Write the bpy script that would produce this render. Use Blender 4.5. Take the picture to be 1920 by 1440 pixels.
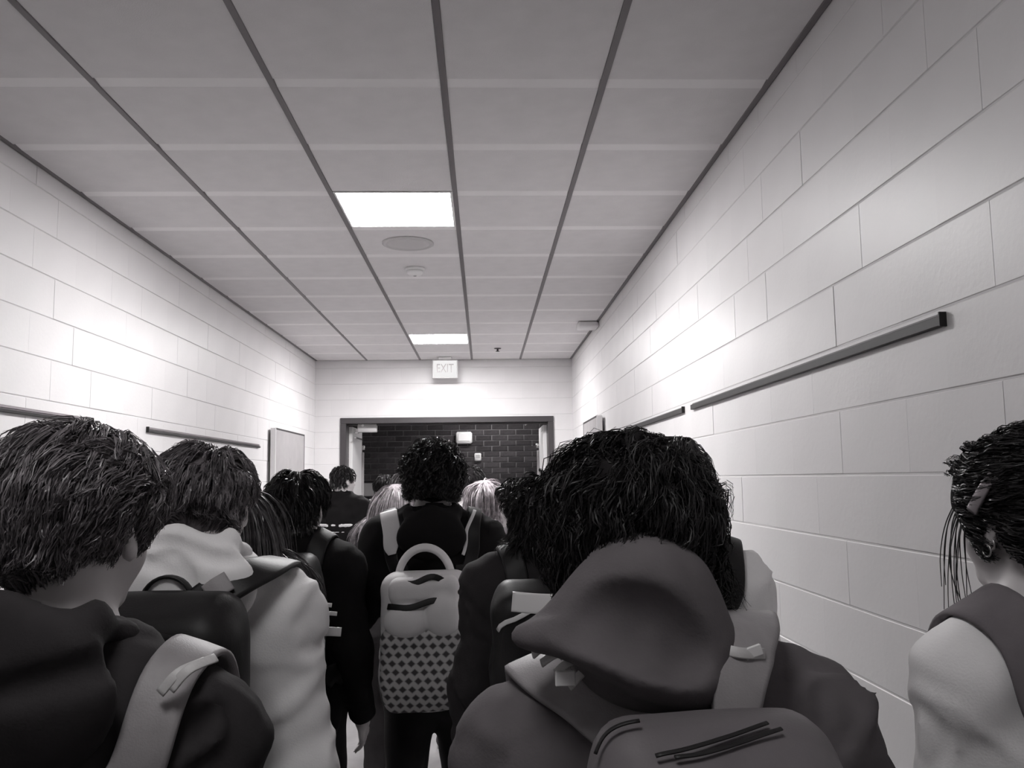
import bpy, math, random
import numpy as np
from mathutils import Matrix, Vector

for o in list(bpy.data.objects):
    bpy.data.objects.remove(o, do_unlink=True)
C = bpy.context.scene.collection
SC = bpy.context.scene
rng = np.random.default_rng(7)
random.seed(7)
PI = math.pi

# ------------------------------------------------------------------ camera, world, lamps, exposure
CAMZ = 1.6
F_PX, YAW, PITCH, ROLL = 1636.1, .03317, .10834, -.01262

def cam_axes():
    cy, sy = math.cos(YAW), math.sin(YAW)
    f = np.array([sy * math.cos(PITCH), cy * math.cos(PITCH), math.sin(PITCH)])
    r = np.array([cy, -sy, 0.0]); u = np.cross(r, f)
    r2 = r * math.cos(ROLL) + u * math.sin(ROLL); u2 = -r * math.sin(ROLL) + u * math.cos(ROLL)
    return r2, u2, f
R_, U_, F_ = cam_axes()
cam_d = bpy.data.cameras.new('camera'); cam = bpy.data.objects.new('camera', cam_d); C.objects.link(cam)
cam_d.sensor_width = 36.0; cam_d.sensor_fit = 'HORIZONTAL'; cam_d.lens = 36.0 * F_PX / 1920.0; cam_d.clip_start = .02
mw = Matrix.Identity(4)
for i in range(3):
    mw[i][0] = R_[i]; mw[i][1] = U_[i]; mw[i][2] = -F_[i]
mw[2][3] = CAMZ
cam.matrix_world = mw
SC.camera = cam
SC.view_settings.view_transform = 'Standard'; SC.view_settings.look = 'None'
SC.view_settings.gamma = 1.0; SC.view_settings.use_curve_mapping = False
SC.view_settings.exposure = 0.0
world = bpy.data.worlds.new('world'); SC.world = world; world.use_nodes = True
world.node_tree.nodes['Background'].inputs[0].default_value = (.5, .5, .5, 1)
world.node_tree.nodes['Background'].inputs[1].default_value = .02
LAMP = 76.0           # strength of the ceiling troffers
LAMP_FAR = 98.0      # the far one is the brighter tube
LAMP_NEAR = 16.0      # the older, dimmer one over the camera
LAMP_CROSS = 50.0     # in the cross corridor

def W(px, py, Y):
    """the point of the place seen at photo pixel (px, py) at depth Y"""
    d = (px - 960) / F_PX * R_ - (py - 720) / F_PX * U_ + F_
    return d * (Y / d[1]) + np.array([0, 0, CAMZ])

# ------------------------------------------------------------------ materials
def mat(name, col, rough=.6, spec=.4, bump=None, var=None, metal=0.0, coat=0.0):
    """col linear rgb; bump=(scale, strength, distance); var=(scale, amount)"""
    m = bpy.data.materials.new(name); m.use_nodes = True
    nt = m.node_tree; b = nt.nodes['Principled BSDF']
    col = tuple(col) if hasattr(col, '__len__') else (col,) * 3
    b.inputs['Base Color'].default_value = (*col, 1)
    b.inputs['Roughness'].default_value = rough
    b.inputs['Specular IOR Level'].default_value = spec
    b.inputs['Metallic'].default_value = metal
    b.inputs['Coat Weight'].default_value = coat
    tc = None
    if bump or var:
        tc = nt.nodes.new('ShaderNodeTexCoord')
    if var:
        n = nt.nodes.new('ShaderNodeTexNoise'); n.inputs['Scale'].default_value = var[0]; n.inputs['Detail'].default_value = 5
        nt.links.new(tc.outputs['Object'], n.inputs['Vector'])
        r = nt.nodes.new('ShaderNodeMapRange'); r.inputs['From Min'].default_value = .3; r.inputs['From Max'].default_value = .7
        r.inputs['To Min'].default_value = 1 - var[1]; r.inputs['To Max'].default_value = 1 + var[1]
        nt.links.new(n.outputs['Fac'], r.inputs['Value'])
        v = nt.nodes.new('ShaderNodeVectorMath'); v.operation = 'SCALE'; v.inputs[0].default_value = col
        nt.links.new(r.outputs['Result'], v.inputs['Scale'])
        nt.links.new(v.outputs['Vector'], b.inputs['Base Color'])
    if bump:
        n = nt.nodes.new('ShaderNodeTexNoise'); n.inputs['Scale'].default_value = bump[0]; n.inputs['Detail'].default_value = 4
        nt.links.new(tc.outputs['Object'], n.inputs['Vector'])
        bp = nt.nodes.new('ShaderNodeBump'); bp.inputs['Strength'].default_value = bump[1]; bp.inputs['Distance'].default_value = bump[2]
        nt.links.new(n.outputs['Fac'], bp.inputs['Height']); nt.links.new(bp.outputs['Normal'], b.inputs['Normal'])
    return m

def emit(name, strength):
    m = bpy.data.materials.new(name); m.use_nodes = True
    nt = m.node_tree; nt.nodes.remove(nt.nodes['Principled BSDF'])
    e = nt.nodes.new('ShaderNodeEmission'); e.inputs[0].default_value = (1, .985, .985, 1); e.inputs[1].default_value = strength
    nt.links.new(e.outputs[0], nt.nodes['Material Output'].inputs[0])
    return m

def tone(v):            # the faint plum toning of the print, in the darks only
    return (v * 1.04, v * .95, v * 1.0)

M = {}
M['block'] = mat('painted_block', (.74, .725, .73), .42, .45, (60, .25, .002), (3, .02))
M['mortar'] = mat('painted_mortar', (.66, .645, .65), .6, .3, (90, .3, .002))
M['ceiling_tile'] = mat('ceiling_tile', (.74, .72, .727), .9, .1, (220, .5, .002), (9, .03))
M['tile_edge'] = mat('tile_edge_lit_tone', (.88, .86, .865), .7, .2, (220, .2, .001))  # paler colour stands in for light caught by the sloped near edge
M['runner'] = mat('runner', tone(.17), .5, .3)
M['cross'] = mat('cross_tee', (.5, .49, .49), .5, .3)
M['floor'] = mat('floor_vinyl', (.30,.29,.295), .35, .4, (20, .05, .002), (6, .15))
M['base'] = mat('vinyl_base', tone(.03), .5, .3)
M['frame_paint'] = mat('door_frame_paint', tone(.055), .4, .4, (40, .1, .001))
M['leaf_light'] = mat('door_leaf_light', (.80, .785, .79), .35, .4)
M['leaf_grey'] = mat('door_leaf_grey', (.36, .345, .35), .5, .3, (30, .15, .001), (8, .06))
M['leaf_edge'] = mat('door_leaf_edge', (.8, .785, .79), .35, .4)
M['steel'] = mat('brushed_steel', (.55, .54, .54), .35, .5, None, None, 1.0)
M['alu'] = mat('aluminium', tone(.30), .38, .5, (120, .1, .001), None, .6)
M['alu_bronze'] = mat('dark_aluminium', tone(.07), .4, .5, (120, .1, .001), None, .4)
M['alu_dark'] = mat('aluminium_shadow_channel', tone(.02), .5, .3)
M['grille'] = mat('speaker_grille', (.58, .565, .57), .7, .2, (300, .6, .002))
M['white_plastic'] = mat('white_plastic', (.8, .79, .79), .4, .4)
M['grey_plastic'] = mat('grey_plastic', (.45, .44, .44), .5, .3, (160, .6, .002))
M['dark_plastic'] = mat('dark_plastic', tone(.05), .5, .4)
M['letters'] = mat('exit_letters', (.6, .57, .58), .5, .3)
M['brick'] = [mat('brick_%s' % n, tone(v), .85, .2, (70, .6, .003), (25, .25)) for n, v in (('dark', .035), ('plum', .046), ('mid', .058))]
M['brick_mortar'] = mat('brick_mortar', (.21,.20,.205), .9, .1, (120, .5, .002))
M['cross_paint'] = mat('cross_corridor_paint', tone(.3), .7, .2)
M['skin'] = mat('skin', (.66, .63, .635), .5, .35, (140, .1, .001), (14, .06))
M['skin_dark'] = mat('skin_in_between', (.42, .40, .405), .5, .35, (140, .1, .001), (14, .06))
M['eye'] = mat('eye', (.7, .7, .7), .1, .6)

# ------------------------------------------------------------------ mesh helpers
def link(name, me, m=None, parent=None, loc=None):
    o = bpy.data.objects.new(name, me)
    C.objects.link(o)
    if m is not None and me is not None:
        for mm in (m if isinstance(m, (list, tuple)) else [m]):
            me.materials.append(mm)
    if parent is not None: o.parent = parent
    if loc is not None: o.location = loc
    return o

def mesh_np(name, V, Fq, smooth=True, mi=None):
    """V (n,3) array; Fq list of (k,m) int arrays, m corners each"""
    me = bpy.data.meshes.new(name)
    V = np.asarray(V, np.float32)
    Fs = [np.asarray(f, np.int32) for f in (Fq if isinstance(Fq, list) else [Fq]) if len(f)]
    nl = sum(f.size for f in Fs); npoly = sum(len(f) for f in Fs)
    me.vertices.add(len(V)); me.vertices.foreach_set('co', V.ravel())
    me.loops.add(nl); me.loops.foreach_set('vertex_index', np.concatenate([f.ravel() for f in Fs]))
    me.polygons.add(npoly)
    tot = np.concatenate([np.full(len(f), f.shape[1], np.int32) for f in Fs])
    st = np.concatenate([[0], np.cumsum(tot)[:-1]]).astype(np.int32)
    me.polygons.foreach_set('loop_start', st); me.polygons.foreach_set('loop_total', tot)
    me.polygons.foreach_set('use_smooth', np.full(npoly, smooth, bool))
    if mi is not None: me.polygons.foreach_set('material_index', np.asarray(mi, np.int32))
    me.update(calc_edges=True); me.validate()
    return me

class MB:
    """collects bevelled boxes and such into one mesh"""
    def __init__(s): s.V = []; s.F = []; s.n = 0
    def add(s, V, F):
        s.V.extend([tuple(v) for v in V]); s.F.extend([tuple(i + s.n for i in f) for f in F]); s.n += len(V)
    def box(s, a, b, bev=0.0, R=None, c=None):
        a = np.asarray(a, float); b = np.asarray(b, float)
        lo = np.minimum(a, b); hi = np.maximum(a, b)
        e = min(bev, .45 * float((hi - lo).min()))
        V = []; F = []
        if e <= 0:
            for x in (0, 1):
                for y in (0, 1):
                    for z in (0, 1): V.append(((lo, hi)[x][0], (lo, hi)[y][1], (lo, hi)[z][2]))
            F = [(0, 1, 3, 2), (4, 6, 7, 5), (0, 4, 5, 1), (2, 3, 7, 6), (0, 2, 6, 4), (1, 5, 7, 3)]
        else:
            idx = {}
            for x in (0, 1):
                for y in (0, 1):
                    for z in (0, 1):
                        p = [(lo, hi)[k][i] for i, k in enumerate((x, y, z))]
                        d = [e if k == 0 else -e for k in (x, y, z)]
                        for ax in range(3):
                            q = [p[i] + (0 if i == ax else d[i]) for i in range(3)]
                            idx[(x, y, z, ax)] = len(V); V.append(q)
            def quad(ax):
                for k in (0, 1):
                    o = [i for i in range(3) if i != ax]
                    c4 = []
                    for (u, v) in ((0, 0), (1, 0), (1, 1), (0, 1)):
                        t = [0, 0, 0]; t[ax] = k; t[o[0]] = u; t[o[1]] = v
                        c4.append(idx[(*t, ax)])
                    flip = (k == 1) != (ax == 1)
                    F.append(tuple(c4) if flip else tuple(c4[::-1]))
            for ax in range(3): quad(ax)
            for ax in range(3):
                o = [i for i in range(3) if i != ax]
                for u in (0, 1):
                    for v in (0, 1):
                        t0 = [0, 0, 0]; t0[o[0]] = u; t0[o[1]] = v; t1 = list(t0); t1[ax] = 1
                        F.append((idx[(*t0, o[0])], idx[(*t1, o[0])], idx[(*t1, o[1])], idx[(*t0, o[1])]))
            for x in (0, 1):
                for y in (0, 1):
                    for z in (0, 1):
                        F.append(tuple(idx[(x, y, z, ax)] for ax in range(3)))
        V = np.array(V)
        if R is not None:
            cc = np.asarray(c if c is not None else (lo + hi) / 2)
            V = (V - cc) @ np.asarray(R).T + cc
        s.add(V, F); return s
    def lathe(s, prof, n=24, c=(0, 0, 0), axis=2):
        V = []; F = []
        for (r, z) in prof:
            for k in range(n):
                a = 2 * PI * k / n; p = [r * math.cos(a), r * math.sin(a), z]
                if axis == 1: p = [p[0], p[2], p[1]]
                if axis == 0: p = [p[2], p[0], p[1]]
                V.append([p[i] + c[i] for i in range(3)])
        m = len(prof)
        for j in range(m - 1):
            for k in range(n):
                F.append((j * n + k, j * n + (k + 1) % n, (j + 1) * n + (k + 1) % n, (j + 1) * n + k))
        F.append(tuple(range(n))[::-1]); F.append(tuple(range((m - 1) * n, m * n)))
        s.add(V, F); return s
    def build(s, name, m, parent=None, smooth=False, loc=None):
        me = bpy.data.meshes.new(name); me.from_pydata(s.V, [], s.F)
        import bmesh
        bm = bmesh.new(); bm.from_mesh(me); bmesh.ops.recalc_face_normals(bm, faces=bm.faces); bm.to_mesh(me); bm.free()
        if smooth:
            for p in me.polygons: p.use_smooth = True
        me.update()
        return link(name, me, m, parent, loc)

def tag(o, label, cat, group=None, kind=None):
    o['label'] = label; o['category'] = cat
    if group: o['group'] = group
    if kind: o['kind'] = kind
    return o

def empty(name, loc, rz=0.0):
    o = bpy.data.objects.new(name, None); C.objects.link(o); o.location = loc; o.rotation_euler = (0, 0, rz)
    o.empty_display_size = .1
    return o

def ribbon(P, N, width, thick, closed=False, round_=True):
    """flat strap swept along P with face normals N; returns V, F"""
    P = np.asarray(P, float); N = np.asarray(N, float)
    T = np.gradient(P, axis=0); T /= np.linalg.norm(T, axis=1)[:, None] + 1e-9
    N = N - (N * T).sum(1)[:, None] * T; N /= np.linalg.norm(N, axis=1)[:, None] + 1e-9
    B = np.cross(T, N)
    w = np.broadcast_to(np.asarray(width, float), (len(P),)); t = np.broadcast_to(np.asarray(thick, float), (len(P),))
    prof = [(-.5, 0), (-.47, .42), (-.38, .5), (0, .56), (.38, .5), (.47, .42), (.5, 0), (.38, -.5), (-.38, -.5)]
    n = len(prof)
    V = np.concatenate([(P + B * (w * a)[:, None] + N * (t * b)[:, None])[:, None, :] for a, b in prof], 1).reshape(-1, 3)
    k = len(P)
    i = np.arange(k - 1)[:, None] * n + np.arange(n)[None]; j = np.arange(k - 1)[:, None] * n + (np.arange(n)[None] + 1) % n
    Fq = np.stack([i, j, j + n, i + n], -1).reshape(-1, 4)
    caps = np.array([list(range(n))[::-1], list(range((k - 1) * n, k * n))])
    return V, [Fq, caps]

def catmull(P, per=8):
    P = np.asarray(P, float)
    Q = np.vstack([2 * P[0] - P[1], P, 2 * P[-1] - P[-2]])
    out = []
    for i in range(1, len(Q) - 2):
        for t in np.linspace(0, 1, per, endpoint=False):
            a, b, c, d = Q[i - 1:i + 3]
            out.append(.5 * ((2 * b) + (c - a) * t + (2 * a - 5 * b + 4 * c - d) * t * t + (3 * b - a - 3 * c + d) * t ** 3))
    out.append(P[-1]); return np.array(out)

# ------------------------------------------------------------------ implicit modelling: smooth solids -> one continuous mesh
def rotm(ax, a):
    c, s = math.cos(a), math.sin(a)
    if ax == 'x': return np.array([[1, 0, 0], [0, c, -s], [0, s, c]])
    if ax == 'y': return np.array([[c, 0, s], [0, 1, 0], [-s, 0, c]])
    return np.array([[c, -s, 0], [s, c, 0], [0, 0, 1]])

def ell(c, r, k=.03, R=None, op='u'):
    r = (r,) * 3 if not hasattr(r, '__len__') else r
    return ('e', np.array(c, float), np.array(r, float), k, R, op)
def cone(a, b, ra, rb, k=.03, op='u'):
    return ('c', np.array(a, float), np.array(b, float), (ra, rb), k, op)
def rbox(c, h, r, k=.02, R=None, op='u'):
    return ('b', np.array(c, float), np.array(h, float), k, R, op, r)
def half(axis, v, sign, op='i', k=.006):         # keep sign*(p[axis]-v) < 0
    return ('h', axis, v, sign, k, op)

def sd(pr, x, y, z):
    t = pr[0]
    if t == 'e':
        c, r, R = pr[1], pr[2], pr[4]
        X, Y, Z = x - c[0], y - c[1], z - c[2]
        if R is not None:
            X, Y, Z = (R[0, 0] * X + R[1, 0] * Y + R[2, 0] * Z, R[0, 1] * X + R[1, 1] * Y + R[2, 1] * Z, R[0, 2] * X + R[1, 2] * Y + R[2, 2] * Z)
        k0 = np.sqrt((X / r[0]) ** 2 + (Y / r[1]) ** 2 + (Z / r[2]) ** 2)
        k1 = np.sqrt((X / r[0] ** 2) ** 2 + (Y / r[1] ** 2) ** 2 + (Z / r[2] ** 2) ** 2) + 1e-9
        return np.where(k0 < 1e-4, -r.min(), k0 * (k0 - 1) / k1)
    if t == 'c':
        a, b, (ra, rb) = pr[1], pr[2], pr[3]
        ba = b - a; L = float(ba @ ba) + 1e-12
        h = np.clip(((x - a[0]) * ba[0] + (y - a[1]) * ba[1] + (z - a[2]) * ba[2]) / L, 0, 1)
        return np.sqrt((x - a[0] - h * ba[0]) ** 2 + (y - a[1] - h * ba[1]) ** 2 + (z - a[2] - h * ba[2]) ** 2) - (ra + (rb - ra) * h)
    if t == 'b':
        c, hh, R, r = pr[1], pr[2], pr[4], pr[6]
        X, Y, Z = x - c[0], y - c[1], z - c[2]
        if R is not None:
            X, Y, Z = (R[0, 0] * X + R[1, 0] * Y + R[2, 0] * Z, R[0, 1] * X + R[1, 1] * Y + R[2, 1] * Z, R[0, 2] * X + R[1, 2] * Y + R[2, 2] * Z)
        qx, qy, qz = np.abs(X) - hh[0] + r, np.abs(Y) - hh[1] + r, np.abs(Z) - hh[2] + r
        return np.sqrt(np.maximum(qx, 0) ** 2 + np.maximum(qy, 0) ** 2 + np.maximum(qz, 0) ** 2) + np.minimum(np.maximum(qx, np.maximum(qy, qz)), 0) - r
    if t == 'h':
        return pr[3] * ((x, y, z)[pr[1]] - pr[2]) + 0 * (x + y + z)

def kop(pr): return (pr[4], pr[5]) if pr[0] in 'ch' else (pr[3], pr[5])
def bb(pr):
    if pr[0] == 'e':
        r = pr[2].max() if pr[4] is not None else pr[2]; return pr[1] - r, pr[1] + r
    if pr[0] == 'c':
        r = max(pr[3]); return np.minimum(pr[1], pr[2]) - r, np.maximum(pr[1], pr[2]) + r
    if pr[0] == 'b':
        r = np.linalg.norm(pr[2]) if pr[4] is not None else pr[2]; return pr[1] - r, pr[1] + r

def smin(a, b, k):
    h = np.maximum(k - np.abs(a - b), 0) / k
    return np.minimum(a, b) - h * h * k * .25
def comb(F, d, k, op):
    if op == 'u': return smin(F, d, k)
    if op == 's': return -smin(-F, d, k)
    return -smin(-F, -d, k)

def ev(prims, P):
    x, y, z = P[..., 0], P[..., 1], P[..., 2]
    F = np.full(x.shape, 5.0)
    for pr in prims:
        k, op = kop(pr); F = comb(F, sd(pr, x, y, z), k, op)
    return F
def grad(prims, P, e=.004):
    G = np.stack([ev(prims, P + np.eye(3)[i] * e) - ev(prims, P - np.eye(3)[i] * e) for i in range(3)], -1)
    return G / (np.linalg.norm(G, axis=-1, keepdims=True) + 1e-9)

_LAT = rng.random((32, 32, 32)).astype(np.float32) * 2 - 1
def noise(x, y, z):
    x, y, z = np.broadcast_arrays(x, y, z)
    ix, iy, iz = np.floor(x).astype(int), np.floor(y).astype(int), np.floor(z).astype(int)
    fx, fy, fz = x - ix, y - iy, z - iz
    fx, fy, fz = [f * f * (3 - 2 * f) for f in (fx, fy, fz)]
    r = 0
    for a in (0, 1):
        for b in (0, 1):
            for c in (0, 1):
                r = r + _LAT[(ix + a) & 31, (iy + b) & 31, (iz + c) & 31] * (fx if a else 1 - fx) * (fy if b else 1 - fy) * (fz if c else 1 - fz)
    return r

def axis_coords(lo, hi, h, fine=None):
    """grid coordinates; fine=(a, b, h2): smaller step inside a..b"""
    if fine is None or fine[2] >= h: return np.arange(lo, hi + h, h)
    a, b, h2 = max(lo, fine[0]), min(hi, fine[1]), fine[2]
    out = [np.arange(lo, a, h), np.arange(a, b, h2), np.arange(b, hi + h, h)]
    return np.concatenate([o for o in out if len(o)])

def solid(prims, h, disp=None, fine=None, pad=None):
    """mesh the solid; fine = (lo3, hi3, h2); disp(x,y,z) added to the field near its surface"""
    los, his = [], []
    for pr in prims:
        if pr[0] != 'h' and kop(pr)[1] == 'u':
            a, b = bb(pr); los.append(a); his.append(b)
    lo = np.min(los, 0) - 3 * h - .02; hi = np.max(his, 0) + 3 * h + .02
    ax = [axis_coords(lo[i], hi[i], h, None if fine is None else (fine[0][i], fine[1][i], fine[2])) for i in range(3)]
    F = np.full([len(a) for a in ax], .5, np.float64)
    for pr in prims:
        k, op = kop(pr)
        if pr[0] == 'h': sl = (slice(None),) * 3
        else:
            a, b = bb(pr); m = k + 3.5 * h
            sl = tuple(slice(max(0, np.searchsorted(ax[i], a[i] - m)), np.searchsorted(ax[i], b[i] + m)) for i in range(3))
        x, y, z = ax[0][sl[0]][:, None, None], ax[1][sl[1]][None, :, None], ax[2][sl[2]][None, None, :]
        if min(x.size, y.size, z.size) == 0: continue
        F[sl] = comb(F[sl], sd(pr, x, y, z), k, op)
    if disp is not None:
        I = np.nonzero(np.abs(F) < .06)
        F[I] += disp(ax[0][I[0]], ax[1][I[1]], ax[2][I[2]])
    return nets(F, ax)

def nets(F, ax):
    s = F < 0
    n = [d - 1 for d in F.shape]
    sl = lambda o, d: slice(1, None) if o else slice(0, -1)
    cnt = np.zeros(n, np.int8)
    for a in (0, 1):
        for b in (0, 1):
            for c in (0, 1): cnt += s[sl(a, 0), sl(b, 1), sl(c, 2)]
    act = (cnt > 0) & (cnt < 8)
    I = np.argwhere(act); ids = np.full(n, -1, np.int64); ids[act] = np.arange(len(I))
    pos = np.zeros((len(I), 3)); num = np.zeros(len(I))
    cor = [(a, b, c) for a in (0, 1) for b in (0, 1) for c in (0, 1)]
    fv = {c: F[I[:, 0] + c[0], I[:, 1] + c[1], I[:, 2] + c[2]] for c in cor}
    for c in cor:
        for d in range(3):
            if c[d]: continue
            e = list(c); e[d] = 1; e = tuple(e)
            fa, fb = fv[c], fv[e]; m = (fa < 0) != (fb < 0)
            t = np.where(m, fa / np.where(m, fa - fb, 1), 0)
            p = np.stack([ax[i][I[:, i] + c[i]] for i in range(3)], -1)
            p[:, d] += t * (ax[d][I[:, d] + 1] - ax[d][I[:, d]])
            pos += p * m[:, None]; num += m
    pos /= np.maximum(num, 1)[:, None]
    Q = []
    for d in range(3):
        u, v = [(1, 2), (2, 0), (0, 1)][d]
        A = np.moveaxis(s, (d, u, v), (0, 1, 2)); ID = np.moveaxis(ids, (d, u, v), (0, 1, 2))
        ch = A[:-1, 1:-1, 1:-1] != A[1:, 1:-1, 1:-1]
        J = np.argwhere(ch)
        q = np.stack([ID[J[:, 0], J[:, 1] + a, J[:, 2] + b] for a, b in ((0, 0), (1, 0), (1, 1), (0, 1))], -1)
        neg = A[:-1, 1:-1, 1:-1][ch]
        q = np.where(neg[:, None], q, q[:, ::-1]); Q.append(q)
    return pos, np.concatenate(Q)

# ------------------------------------------------------------------ the corridor
XL, XR, YB, ZC = -1.985, 1.06, 10.32, CAMZ + 1.422
COLS = [-1.985, -1.379, -.749, -.133, .445, 1.06]
ROW0, ROWD = 2.377, .61
YBK = -4.4                      # where the corridor closes behind the camera
GAP = .0045; HGAP = .0008
BL, BH = .41, .19               # block module

def struct(o, label, cat):
    o['kind'] = 'structure'; o['label'] = label; o['category'] = cat; return o

m = MB(); m.box((XL - .3, YBK - .2, -.12), (XR + .3, YB + .1, 0))
struct(m.build('floor', M['floor']), 'grey vinyl floor under the walking crowd', 'floor')

def block_shape(L, H, D=.03, e=.0022):
    """one block, its face towards -X; only the bed edges are eased, the painted head joints are near flush"""
    u, v = L / 2 - HGAP / 2, H / 2 - GAP / 2
    prof = [(D, -v), (e, -v), (0, -v + e), (0, v - e), (e, v), (D, v)]
    V = [(x, -u, z) for x, z in prof] + [(x, u, z) for x, z in prof]
    Fc = [(i, i + 6, (i + 1) % 6 + 6, (i + 1) % 6) for i in range(6)] + [tuple(range(6)), tuple(range(11, 5, -1))]
    return V, [f[::-1] for f in Fc]

def block_mesh(L, H, name='block'):
    V, Fc = block_shape(L, H)
    me = bpy.data.meshes.new(name); me.from_pydata(V, [], Fc)
    import bmesh
    bm = bmesh.new(); bm.from_mesh(me); bmesh.ops.recalc_face_normals(bm, faces=bm.faces); bm.to_mesh(me); bm.free()
    me.materials.append(M['block']); me.update(); return me

def courses(z0=0.0, z1=ZC):
    out = []; n = math.floor((z0 - CAMZ) / BH)
    while CAMZ + n * BH < z1 - .01:
        a, b = max(z0, CAMZ + n * BH), min(z1, CAMZ + (n + 1) * BH); out.append((n, a, b)); n += 1
    return out

def block_wall(name, u0, u1, z0, place, single, parent, u_ref, holes=()):
    """running-bond wall; place(u,z)->(loc, rotz); single(u,z)-> own object?"""
    cache = {}; rest = MB(); k = 0
    for (n, a, b) in courses(z0):
        off = u_ref + (0 if n % 2 == 0 else BL / 2)
        i = math.floor((u0 - off) / BL)
        while off + i * BL < u1 - .01:
            s, e = max(u0, off + i * BL), min(u1, off + (i + 1) * BL); i += 1
            segs = [(s, e, a, b)]
            for (hu0, hu1, hz1) in holes:
                nx = []
                for (s_, e_, a_, b_) in segs:
                    if e_ <= hu0 or s_ >= hu1 or a_ >= hz1: nx.append((s_, e_, a_, b_)); continue
                    if s_ < hu0 - .015: nx.append((s_, hu0, a_, b_))
                    if e_ > hu1 + .015: nx.append((hu1, e_, a_, b_))
                    if b_ > hz1 + .015: nx.append((max(s_, hu0), min(e_, hu1), hz1, b_))
                segs = nx
            for (s_, e_, a_, b_) in segs:
                L, H = round(e_ - s_, 3), round(b_ - a_, 3)
                if L < .02 or H < .02: continue
                u, z = (s_ + e_) / 2, (a_ + b_) / 2
                loc, rz = place(u, z)
                if single(u, z) and k < 298:
                    if (L, H) not in cache: cache[(L, H)] = block_mesh(L, H)
                    o = bpy.data.objects.new('block', cache[(L, H)]); C.objects.link(o); o.parent = parent
                    pr_ = random.uniform(-.0009, .0009); o.location = (loc[0] - pr_ * math.cos(rz), loc[1] - pr_ * math.sin(rz), loc[2]); o.rotation_euler = (0, 0, rz); k += 1
                else:
                    bv, bf = block_shape(L, H)
                    V = np.array(bv) @ rotm('z', rz).T + np.array(loc); rest.add(V, bf)
    if rest.V:
        o = rest.build('block_field', M['block'], parent); o['kind'] = 'stuff'

m = MB(); m.box((XR + .0022, YBK, 0), (XR + .25, YB + .15, ZC + .1))
wall_right = struct(m.build('wall_right', M['mortar']), 'right wall of white painted concrete blocks', 'wall')
block_wall('r', YBK, YB, 0, lambda u, z: ((XR, u, z), 0), lambda u, z: u > 1.5 and z > CAMZ - 4 * BH - .01, wall_right, 2.149 - .41 * 20)
m = MB(); m.box((XL - .25, YBK, 0), (XL - .004, YB + .15, ZC + .1))
wall_left = struct(m.build('wall_left', M['mortar']), 'left wall of white painted concrete blocks', 'wall')
block_wall('l', YBK, YB, 0, lambda u, z: ((XL, u, z), PI), lambda u, z: u > 2.7 and z > CAMZ - 4 * BH - .01, wall_left, 4.66 - .41 * 20 + BL / 2)
# end wall with the wide doorway
DX0, DX1, DZ = -1.672, .818, CAMZ + .725
m = MB()
m.box((XL, YB + .0022, 0), (DX0, YB + .2, ZC + .1)); m.box((DX1, YB + .0022, 0), (XR, YB + .2, ZC + .1)); m.box((DX0, YB + .0022, DZ), (DX1, YB + .2, ZC + .1))
wall_end = struct(m.build('wall_end', M['mortar']), 'end wall of white painted blocks around the dark doorway', 'wall')
block_wall('e', XL, XR, 0, lambda u, z: ((u, YB, z), PI / 2), lambda u, z: z > CAMZ - .2, wall_end, -.15, holes=((DX0, DX1, DZ),))
m = MB(); m.box((XL - .25, YBK - .2, 0), (XR + .25, YBK, ZC + .1))
struct(m.build('wall_back', M['block']), 'plain wall closing the corridor behind the crowd', 'wall')
for nm, x0, x1 in (('baseboard_left', XL, XL + .012), ('baseboard_right', XR - .012, XR)):
    m = MB(); m.box((x0, YBK, 0), (x1, YB, .1), .004)
    struct(m.build(nm, M['base']), 'dark vinyl base strip along the %s block wall' % nm.split('_')[1], 'baseboard')

# suspended ceiling: deck, dark main runners, cross tees, lay-in tiles with a sloped near edge
LIGHTS = [(2, 3), (2, 10), (2, -4)]          # (column, row) of the troffers
m = MB(); m.box((XL - .25, YBK - .2, ZC + .07), (XR + .25, YB + .2, ZC + .16))
ceiling = struct(m.build('ceiling', M['cross_paint']), 'suspended ceiling of pale square tiles between dark runners', 'ceiling')
RW = .024
for i, x in enumerate(COLS):
    m = MB(); w = RW / 2
    x0, x1 = (x, x + RW) if i == 0 else ((x - RW, x) if i == 5 else (x - w, x + w))
    m.box((x0, YBK, ZC - .004), (x1, YB, ZC + .012), .002); m.box(((x0 + x1) / 2 - .003, YBK, ZC + .01), ((x0 + x1) / 2 + .003, YB, ZC + .06))
    m.build('main_runner', M['runner'], ceiling)
def tile_mesh(wd, ln):
    """drop-edge tile: flat face, long slope on the near edge, small steps on the sides; origin at near left corner"""
    t = .04; s = .066; d = .007
    x0, x1 = RW / 2 + .001, wd - RW / 2 - .001
    P = [(x0, .004, d), (x1, .004, d), (x1, s, 0), (x0, s, 0), (x1, ln - .004, 0), (x0, ln - .004, 0)]
    V = P + [(x0, .004, t), (x1, .004, t), (x1, ln - .004, t), (x0, ln - .004, t)]
    Fc = [(0, 3, 2, 1), (3, 5, 4, 2), (6, 7, 8, 9), (0, 1, 7, 6), (5, 9, 8, 4), (0, 6, 9, 5, 3), (1, 2, 4, 8, 7)]
    return V, Fc
tiles_rest = MB(); tcache = {}
rows = list(range(-11, 14))
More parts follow.
